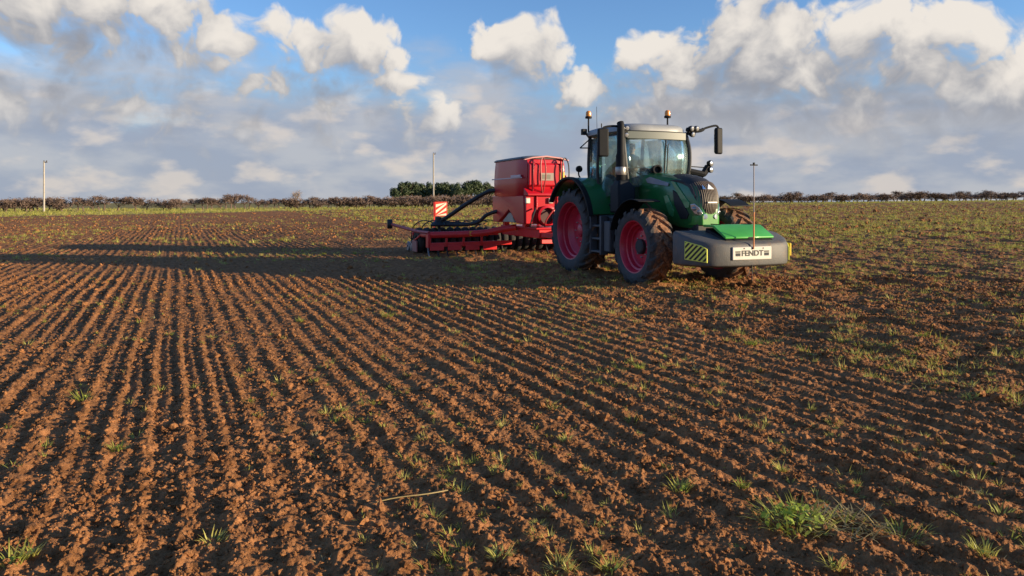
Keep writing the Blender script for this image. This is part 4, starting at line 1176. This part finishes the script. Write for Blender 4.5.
# green toolbox lid with its dark grey body
MB(OFF).loft([[(4.12, -.46, .98), (4.80, -.50, .86), (4.80, .60, .86), (4.12, .58, .98)], [(4.12, -.44, 1.15), (4.73, -.46, .965), (4.73, .58, .965), (4.12, .56, 1.15)]]).build('box_body', BLACK, fw, .012)
MB(OFF).prism([(4.10, 1.165), (4.37, 1.165), (4.745, .968), (4.76, .99), (4.75, 1.01), (4.40, 1.205), (4.10, 1.21)], 'y', -.48, .60).build('lid', LIME, fw, .008)
for y in (-.30, .40): MB(OFF).bar((4.10, y, 1.218), (4.38, y, 1.215), .03, .012).build('lid_hinge', BLACK, fw, .003)
MB(OFF).bar((4.752, .02, .985), (4.752, .14, .985), .012, .03).build('lid_latch', BLACK, fw, .003)
# plate with lettering
px_ = 4.93
pl = MB(OFF).bb((4.90, -.46, .600), (px_, .40, .835)).build('plate', WHITE, fw, .012)
me = text_mesh('FENDT', .135, .003); me.materials.append(INK)
tx = link(bpy.data.objects.new('lettering', me), pl); tx.location = Vector((px_ + .002, -.03, .715)) - Vector(OFF); tx.rotation_euler = (R(90), 0, R(90)); tx.scale = (1.15, 1, 1)
for s in (-1, 1):                                             # the two small crests beside the name
    y0 = -.03 + s * .315
    b = MB(OFF)
    b.prism([(y0 - .055, .76), (y0 + .055, .76), (y0 + .05, .735), (y0 - .05, .735)], 'x', px_ + .001, px_ + .005)
    for k in range(5): b.prism([(y0 - .05 + .022 * k, .725), (y0 - .036 + .022 * k, .725), (y0 - .04 + .022 * k, .668), (y0 - .05 + .022 * k, .68)], 'x', px_ + .001, px_ + .005)
    b.build('crest', INK, pl, smooth=0)
for y in (-.18, .0, .24): MB(OFF).lathe([(.012, 0), (.012, .006), (.003, .008)], (px_, y - .03, .805), (1, 0, 0), 8).build('plate_bolt', INK, pl)
# hazard striped panels on the front corners
def hazard(s):
    A = Vector((4.42, s * 1.105, 0)); B = Vector((4.80, s * .90, 0)); ax = (B - A).normalized(); n = Vector((ax.y, -ax.x, 0)) * (-1 if s > 0 else 1)
    n = n if n.y * s > 0 else -n
    A += n * .016; B += n * .016; L = (B - A).length
    def pt(u, z, d): return A + ax * (u * L) + n * d + Vector((0, 0, z))
    out = [(0, .60), (1, .56), (1, .80), (.75, .86), (0, .93)]
    o = MB(OFF).loft([[pt(u, z, -.02) for u, z in out], [pt(u, z, .004) for u, z in out]]).build('hazard_panel', YELLOW, fw, .004, smooth=0)
    def clip(poly, f):                                        # half-plane clip
        res = []
        for i, p in enumerate(poly):
            q = poly[(i + 1) % len(poly)]; a, b2 = f(p), f(q)
            if a >= 0: res.append(p)
            if a * b2 < 0: t = a / (a - b2); res.append((p[0] + (q[0] - p[0]) * t, p[1] + (q[1] - p[1]) * t))
        return res
    out2 = [(.03, .615), (.97, .575), (.97, .79), (.74, .845), (.03, .915)]
    for k in range(-3, 6):
        c0 = .58 + k * .10
        g1 = lambda p: p[1] - .42 * L * p[0] / .41 - c0 + .20; g2 = lambda p: -(p[1] - .42 * L * p[0] / .41 - c0 + .20) + .048
        poly = clip(clip(out2, g1), g2)
        if len(poly) >= 3: MB(OFF).loft([[pt(u, z, .004) for u, z in poly], [pt(u, z, .007) for u, z in poly]]).build('stripe', INK, o, smooth=0)
hazard(-1); hazard(1)
MB(OFF).bb((4.40, 1.105, .62), (4.62, 1.135, .86)).build('reflector', mat('reflector_yellow', (.75, .55, .02), .4), fw, .01)
# sighting rod standing on the front of the block
q = loc(752, 165, x=4.95)
ry = -.015
MB(OFF).tube([(4.945, ry, .79), (4.95, ry, 1.45)], .013, 8).build('rod', ORANGE, fw)
MB(OFF).tube([(4.95, ry, 1.45), (4.95, ry, q.z)], .009, 8).build('rod_upper', mat('rod_grey', (.30, .25, .22), .6), fw)
MB(OFF).box((4.95, ry, q.z), (.02, .16, .022)).box((4.95, ry, q.z + .02), (.03, .03, .05)).build('rod_tip', BLACK, fw, .004)
MB(OFF).tube([(4.90, ry, .52), (4.90, ry, .22)], .008, 6).build('chain', DARK, fw)
MB(OFF).bb((3.98, -.40, .58), (4.10, .40, 1.0)).build('mount_frame', DARK, fw, .02)

# ------------------------------------------------------------------ seed drill behind the tractor
DX = -5.5
dr = empty('seed_drill', TR_O + TR_H * DX, math.atan2(TR_H.y, TR_H.x))
tag(dr, 'red trailed seed drill with a tall hopper and wide folding wings behind the tractor', 'seed drill')
DO = (DX, 0, 0)
RED = mat('red_paint', (.50, .007, .018), .34, var=.12, vscale=2, dirt=.03, dirt_col=(.22, .09, .06), dscale=3, coat=.15)
REDD = mat('red_frame', (.72, .028, .030), .42, var=.2, vscale=4, dirt=.22, dirt_col=(.20, .10, .06), dscale=6)
COVER = mat('hopper_cover', (.17, .18, .17), .6, var=.2)
HOSE = mat('black_hose', (.018, .018, .019), .5, var=.2, dirt=.15)
PACK = mat('packer_rubber', (.028, .027, .026), .85, var=.3, dirt=.35, dirt_col=(.12, .07, .045), dscale=8)
DISC = mat('disc_steel', (.30, .31, .33), .45, metal=.6, var=.4, dirt=.35, dirt_col=(.16, .09, .06), dscale=9)
def D(): return MB(DO)
def rrect(x0, x1, hy, z, n=5.0, cnt=32):
    out = []; cx, hx = (x0 + x1) / 2, (x1 - x0) / 2
    for k in range(cnt):
        a = (k + .5) / cnt * 6.283; c, s = math.cos(a), math.sin(a); r = (abs(c) ** n + abs(s) ** n) ** (-1 / n)
        out.append((cx + hx * c * r, hy * s * r, z))
    return out
# hopper
D().loft([rrect(-6.18, -3.80, .94, 1.78, 9), rrect(-6.22, -3.72, .98, 1.86, 9), rrect(-6.20, -3.66, 1.0, 2.2, 9), rrect(-6.16, -3.66, .99, 2.6, 9), rrect(-6.12, -3.70, .97, 2.84, 9)]).build('hopper', RED, dr, smooth=45)
D().loft([rrect(-6.17, -3.66, 1.01, 2.845, 9), rrect(-6.18, -3.64, 1.02, 2.87, 9), rrect(-6.12, -3.70, .96, 2.91, 8), rrect(-5.9, -3.9, .6, 2.955, 5), rrect(-5.5, -4.3, .25, 2.965, 4)]).build('hopper_cover', COVER, dr, smooth=45)
arc = [(-.98, 2.83), (-.6, 2.90), (0, 2.945), (.6, 2.90), (.98, 2.83), (.96, 2.80), (.6, 2.86), (0, 2.90), (-.6, 2.86), (-.96, 2.80)]
D().prism(arc, 'x', -3.70, -3.60).build('cover_rim', mat('rim_sheen', (.62, .30, .28), .4), dr, .01)  # pinkish-white reflection along the front top edge is put into the colour
D().loft([[(-3.66, -.80, 2.06), (-3.66, .80, 2.06), (-3.66, .80, 2.74), (-3.66, -.80, 2.74)], [(-3.60, -.76, 2.10), (-3.60, .76, 2.10), (-3.60, .74, 2.68), (-3.60, -.74, 2.68)]]).build('front_panel', RED, dr, .02)
for y in (-.62, .62): D().bar((-3.60, y, 1.92), (-3.585, y * .96, 2.80), .05, .05).build('front_rib', RED, dr, .01)
D().loft([[(-3.72, -.94, 2.02), (-3.72, .94, 2.02), (-3.72, .94, 1.80), (-3.72, -.94, 1.80)], [(-3.50, -.88, 1.86), (-3.50, .88, 1.86), (-3.50, .88, 1.80), (-3.50, -.88, 1.80)]]).build('front_ledge', RED, dr, .015)
pl = D().bb((-3.60, -.40, 2.23), (-3.585, .02, 2.45)).build('panel_plate', mat('plate_grey', (.30, .24, .20), .5), dr, .006)
D().bb((-3.586, -.36, 2.28), (-3.58, -.08, 2.40)).build('plate_print', mat('print_olive', (.16, .15, .11), .5), pl)
D().bb((-3.60, .22, 2.20), (-3.575, .36, 2.48)).build('warning_sticker', mat('sticker_yellow', (.80, .60, .06), .45), dr)
for s in (-1, 1):
    D().bb((-6.10, s * .985, 2.30), (-3.75, s * 1.012, 2.335)).build('side_band', mat('band_pale', (.55, .42, .45), .4), dr, .004)
    D().bb((-4.55, s * .99, 2.315), (-3.82, s * 1.03, 2.40)).build('side_handle', MATS['band_pale'], dr, .008)
    D().prism([(-6.16, 1.80), (-6.12, 1.0), (-5.72, 1.0), (-4.86, 1.40), (-4.22, 1.0), (-3.68, 1.0), (-3.74, 1.80)], 'y', s * .94, s * .66).build('hopper_leg', RED, dr, .015)
D().loft([rrect(-6.05, -3.80, .68, 1.80, 8), rrect(-5.6, -4.2, .5, 1.02, 8)]).build('hopper_funnel', mat('funnel_red', (.36, .016, .018), .5, var=.2), dr, smooth=45)
D().loft([[(-5.5, -.90, 1.02), (-4.5, -.90, 1.02), (-4.5, -.70, 1.02), (-5.5, -.70, 1.02)], [(-5.0, -.86, 1.30), (-4.8, -.86, 1.30), (-4.8, -.72, 1.30), (-5.0, -.72, 1.30)]]).build('metering_unit', mat('cream_plastic', (.42, .36, .26), .6, var=.3), dr, .02)
D().bb((-3.74, -.90, 1.0), (-3.62, .90, 1.80)).build('front_plate', RED, dr, .02)
for y in (-.45, .45): D().bb((-3.62, y - .03, 1.02), (-3.57, y + .03, 1.78)).build('front_rib', RED, dr, .01)
fh = D().lathe([(.30, -.06), (.30, .10), (.24, .12), (.22, .0), (.20, -.02)], (-3.60, -.20, 1.22), (1, 0, 0), 26, True).build('fan_housing', RED, dr)
D().lathe([(.01, .0), (.22, .0), (.22, -.03)], (-3.60, -.20, 1.22), (1, 0, 0), 20).build('fan_inside', mat('fan_dark', (.05, .012, .012), .6), fh)  # plain dark disc gives the housing its dark inside by colour
for y in (-.79, -.08, .41):
    o = D().bb((-3.62, y - .07, 1.58), (-3.55, y + .07, 1.74)).build('marker_lamp', mat('lamp_body', (.55, .46, .38), .5), dr, .015)
    D().bb((-3.552, y - .05, 1.60), (-3.545, y + .05, 1.71)).build('lamp_lens', mat('lamp_lens_white', (.85, .78, .66), .3), o)
for y0, m, w in ((-.36, mat('hose_red', (.30, .03, .03), .45), .075), (.34, HOSE, .10)):
    D().tube(catmull([(-3.56, y0 + .02, 1.80), (-3.48, y0 - .05, 2.05), (-3.46, y0 - w, 2.40), (-3.48, y0 - w * .9, 2.72), (-3.52, y0, 2.88), (-3.48, y0 + w * .9, 2.72), (-3.46, y0 + w, 2.35), (-3.50, y0 + .04, 2.05), (-3.56, y0 + .03, 1.86)], 5), .018, 7).build('hydraulic_hose', m, dr)
for k, (y0, y1) in enumerate(((-.55, -.75), (.10, -.30), (.3, .1), (-.1, .45))):
    D().tube(catmull([(-3.56, y0, 1.45), (-3.42, (y0 + y1) / 2, 1.35), (-3.40, y1, 1.10), (-3.5, y1, .92)], 5), .022, 7).build('hydraulic_hose', MATS['hose_red'] if k % 2 else HOSE, dr)
# the hopper stands slightly to the right of the drawbar line
for o in list(dr.children):
    if o.name.split('.')[0] in ('hopper', 'hopper_cover', 'cover_rim', 'front_panel', 'front_rib', 'front_ledge', 'side_band', 'side_handle', 'hopper_leg', 'hopper_funnel', 'metering_unit', 'front_plate'):
        for v in o.data.vertices:
            v.co.y = v.co.y * .72 - .185
            if v.co.x < 0: v.co.x *= 1.15
# frame and drawbar
D().bb((-6.3, -.52, .60), (-3.40, .52, .84)).build('main_frame', REDD, dr, .02)
D().bb((-6.2, -.60, .842), (-3.42, .60, .905)).build('frame_rail', RED, dr, .012)
for s in (-1, 1):
    for x0 in (-4.3, -5.9): D().bb((x0, s * .50, .90), (x0 + .2, s * .66, 1.02)).build('hopper_mount', REDD, dr, .01)
D().bar((-3.42, 0, .72), (-1.28, 0, .62), .22, .20).build('drawbar', REDD, dr, .02)
for s in (-1, 1): D().bar((-3.42, s * .42, .70), (-2.1, s * .08, .66), .10, .14).build('drawbar_brace', REDD, dr, .015)
D().lathe([(.07, -.06), (.07, .06)], (-1.24, 0, .615), (0, 0, 1), 14).build('hitch_eye', DARK, dr)
D().tube(catmull([(-3.5, .15, .95), (-2.6, .2, 1.12), (-1.6, .12, 1.15), (-.7, .15, 1.15)], 6), .03, 7).build('hose_bundle', HOSE, dr)
# wings: only the right one shows; the left one mirrors it
ZG = 0
def instance(src, delta, parent):
    c = src.copy(); COL.objects.link(c); c.parent = parent; c.location = src.location + Vector(delta)
    return c
for s in (-1, 1):
    D().tube(catmull([(-4.95, s * .58, .865), (-5.15, s * .95, .80), (-5.35, s * 1.45, .70), (-5.60, s * 2.1, .655), (-5.82, s * 3.0, .635)], 6), .098, 12).build('wing_tube', REDD, dr)
    D().bb((-5.62, s * 1.80 - .09, .61), (-5.42, s * 1.80 + .09, .745)).build('wing_sticker', mat('sticker_orange', (.75, .38, .04), .5), dr)
    D().bar((-5.55, s * .5, .38), (-5.84, s * 3.05, .33), .09, .13).build('wing_rail', REDD, dr, .012)
    D().bar((-6.75, s * .5, .62), (-6.85, s * 3.0, .58), .12, .12).build('wing_beam', REDD, dr, .012)
    for y in (-3.02, -2.52, -2.0, -1.45):
        yy = -s * y if s < 0 else -y
        yy = s * abs(y); xx = -5.50 - .32 * (abs(y) - .5) / 2.55
        D().bar((xx, yy, .30), (xx + .01, yy, .68), .055, .085).build('wing_post', REDD, dr, .008)
        D().bar((xx, yy, .60), (-6.80, yy, .60), .06, .07).build('wing_strut', REDD, dr, .008)
    for k in range(4):
        y0 = s * (1.0 + .54 * k); x0 = -5.52 - .28 * (abs(y0) - .5) / 2.55
        D().bar((x0 + .07, y0, .25), (x0 + .02, y0 + s * .42, .245), .03, .15).build('wing_plate', REDD, dr, .008)
    D().bb((-5.98, s * 3.06, .25), (-5.72, s * 3.10, .66)).build('wing_end_plate', REDD, dr, .01)
    for k in range(9):
        y = s * (.75 + .285 * k); xx = -5.55 - .28 * k / 8
        D().tube(catmull([(xx, y, .38), (xx - .16, y, .30), (xx - .12, y, .14), (xx + .02, y, -.02)], 4), [.022] * 12 + [.012], 6).build('tine', DISC if k == 8 else DARK, dr)
    if s < 0:
        o = D().bb((-7.55, -3.13, .05), (-7.0, -3.09, .40)).build('side_shield', mat('shield_pink', (.42, .16, .15), .55, var=.3, dirt=.35, dirt_col=(.24, .15, .11)), dr, .01)
        D().bar((-7.3, -3.11, .40), (-6.82, -3.02, .60), .05, .05).build('shield_arm', REDD, dr, .008)
        D().tube(catmull([(-5.84, -3.04, .70), (-6.6, -3.22, .72), (-7.4, -3.42, .80), (-8.25, -3.66, .895)], 5), .05, 9).build('marker_arm', mat('arm_red', (.45, .07, .07), .5, var=.2, dirt=.3), dr)
        D().lathe([(.04, -.09), (.15, -.08), (.16, 0), (.15, .08), (.04, .09)], (-8.30, -3.68, .90), TR_L.copy().cross(Vector((0, 0, 1))) * 0 + Vector((.2, 1, 0)), 18).build('marker_disc', HOSE, dr)
# packer wheels across the whole width
pk = D().lathe([(.16, -.09), (.36, -.095), (.405, -.06), (.42, 0), (.405, .06), (.36, .095), (.16, .09)], (-7.35, -2.95, .395), (0, 1, 0), 26, True).build('packer_wheel', PACK, dr)
for k in range(1, 24): instance(pk, (0, .2565 * k, 0), dr)
D().tube([(-7.35, -3.05, .395), (-7.35, 3.05, .395)], .05, 8).build('packer_axle', DARK, dr)
for y in (-2.9, -.9, .9, 2.9): D().bar((-7.35, y + .128, .44), (-6.8, y + .128, .60), .05, .07).build('packer_arm', REDD, dr, .008)
# seeding discs and their hoses
D().bar((-8.05, -3.0, .58), (-8.05, 3.0, .58), .10, .10).build('coulter_beam', REDD, dr, .01)
for y in (-1.6, 1.6): D().bar((-8.05, y, .60), (-6.8, y, .64), .08, .08).build('coulter_link', REDD, dr, .01)
dc = D().lathe([(.01, -.012), (.05, -.014), (.185, -.003), (.19, 0), (.185, .003), (.05, .014), (.01, .012)], (-8.42, -2.95, .155), (.06, 1, 0), 22).build('seeding_disc', DISC, dr)
ca = D().bar((-8.05, -2.95, .54), (-8.42, -2.95, .20), .035, .06).build('coulter_arm', DARK, dr, .006)
st_ = D().tube(catmull([(-7.05, -2.6, .98), (-7.5, -2.8, 1.02), (-8.1, -2.95, .80), (-8.38, -2.95, .32)], 5), .018, 6).build('seed_hose', HOSE, dr)
for k in range(1, 20):
    instance(dc, (0, .31 * k, 0), dr); instance(ca, (0, .31 * k, 0), dr)
    if k < 8: instance(st_, (0, .31 * k, 0), dr)
pw = D().lathe([(.04, -.02), (.15, -.03), (.17, 0), (.15, .03), (.04, .02)], (-8.75, -2.95, .14), (0, 1, 0), 16).build('press_wheel', DISC, dr)
for k in range(1, 20): instance(pw, (0, .31 * k, 0), dr)
D().tube([(-8.75, -3.0, .14), (-8.75, 3.0, .14)], .02, 6).build('press_axle', DARK, dr)
for y in (-2.0, 0, 2.0): D().bar((-8.75, y, .15), (-8.08, y, .56), .04, .05).build('press_arm', DARK, dr)
# big seed pipes from the hopper to the distributors
D().tube(catmull([(-5.9, -.75, 1.98), (-6.2, -1.05, 1.93), (-6.5, -1.65, 1.55), (-6.85, -2.15, 1.15), (-7.02, -2.38, 1.0)], 6), .066, 12).build('seed_pipe', HOSE, dr)
D().tube(catmull([(-5.85, -.80, 1.35), (-6.1, -1.10, 1.22), (-6.3, -1.35, .98), (-6.6, -1.75, .90), (-6.95, -2.2, .90)], 6), .058, 12).build('seed_pipe', HOSE, dr)
D().lathe([(.24, 0), (.26, .06), (.16, .16), (.11, .18), (.10, .30), (.02, .32)], (-7.05, -2.40, .84), (0, 0, 1), 18).build('distributor', HOSE, dr)
D().tube([(-6.82, -2.40, .60), (-7.0, -2.40, .86)], .05, 8).build('distributor_post', DARK, dr)
for k in range(7):
    y = -1.0 - .22 * k; D().tube(catmull([(-7.05, -2.40, 1.0), (-7.0, (y - 2.4) / 2, .96), (-7.05, y, .90), (-7.4, y, .86)], 4), .022, 6).build('seed_hose', HOSE, dr)
# striped warning board
c = loc(441, 209, x=-8.8)
bo = D().box(c, (.02, .44, .50)).build('warning_board', mat('board_red', (.62, .035, .02), .45), dr, .006)
hw, hh = .185, .222
for k in range(-2, 3):
    o0 = k * .20
    poly = []
    for p in [(-hw, -hw * .8 + o0), (hw, hw * .8 + o0), (hw, hw * .8 + o0 + .105), (-hw, -hw * .8 + o0 + .105)]: poly.append([p[0], max(-hh, min(hh, p[1]))])
    if max(p[1] for p in poly) - min(p[1] for p in poly) < .02 or abs(sum(poly[i][0] * poly[(i + 1) % 4][1] - poly[(i + 1) % 4][0] * poly[i][1] for i in range(4))) < .01: continue
    D().prism([(c.y + p[0], c.z + p[1]) for p in poly], 'x', c.x + .011, c.x + .014).build('stripe', mat('board_cream', (.80, .72, .55), .5), bo, smooth=0)
D().bar((c.x - .02, c.y - .235, .56), (c.x - .02, c.y - .235, c.z + .24), .035, .035).build('board_post', REDD, dr)
D().bar((-8.0, c.y - .235, .59), (c.x - .02, c.y - .235, .59), .05, .05).build('board_bracket', REDD, dr)
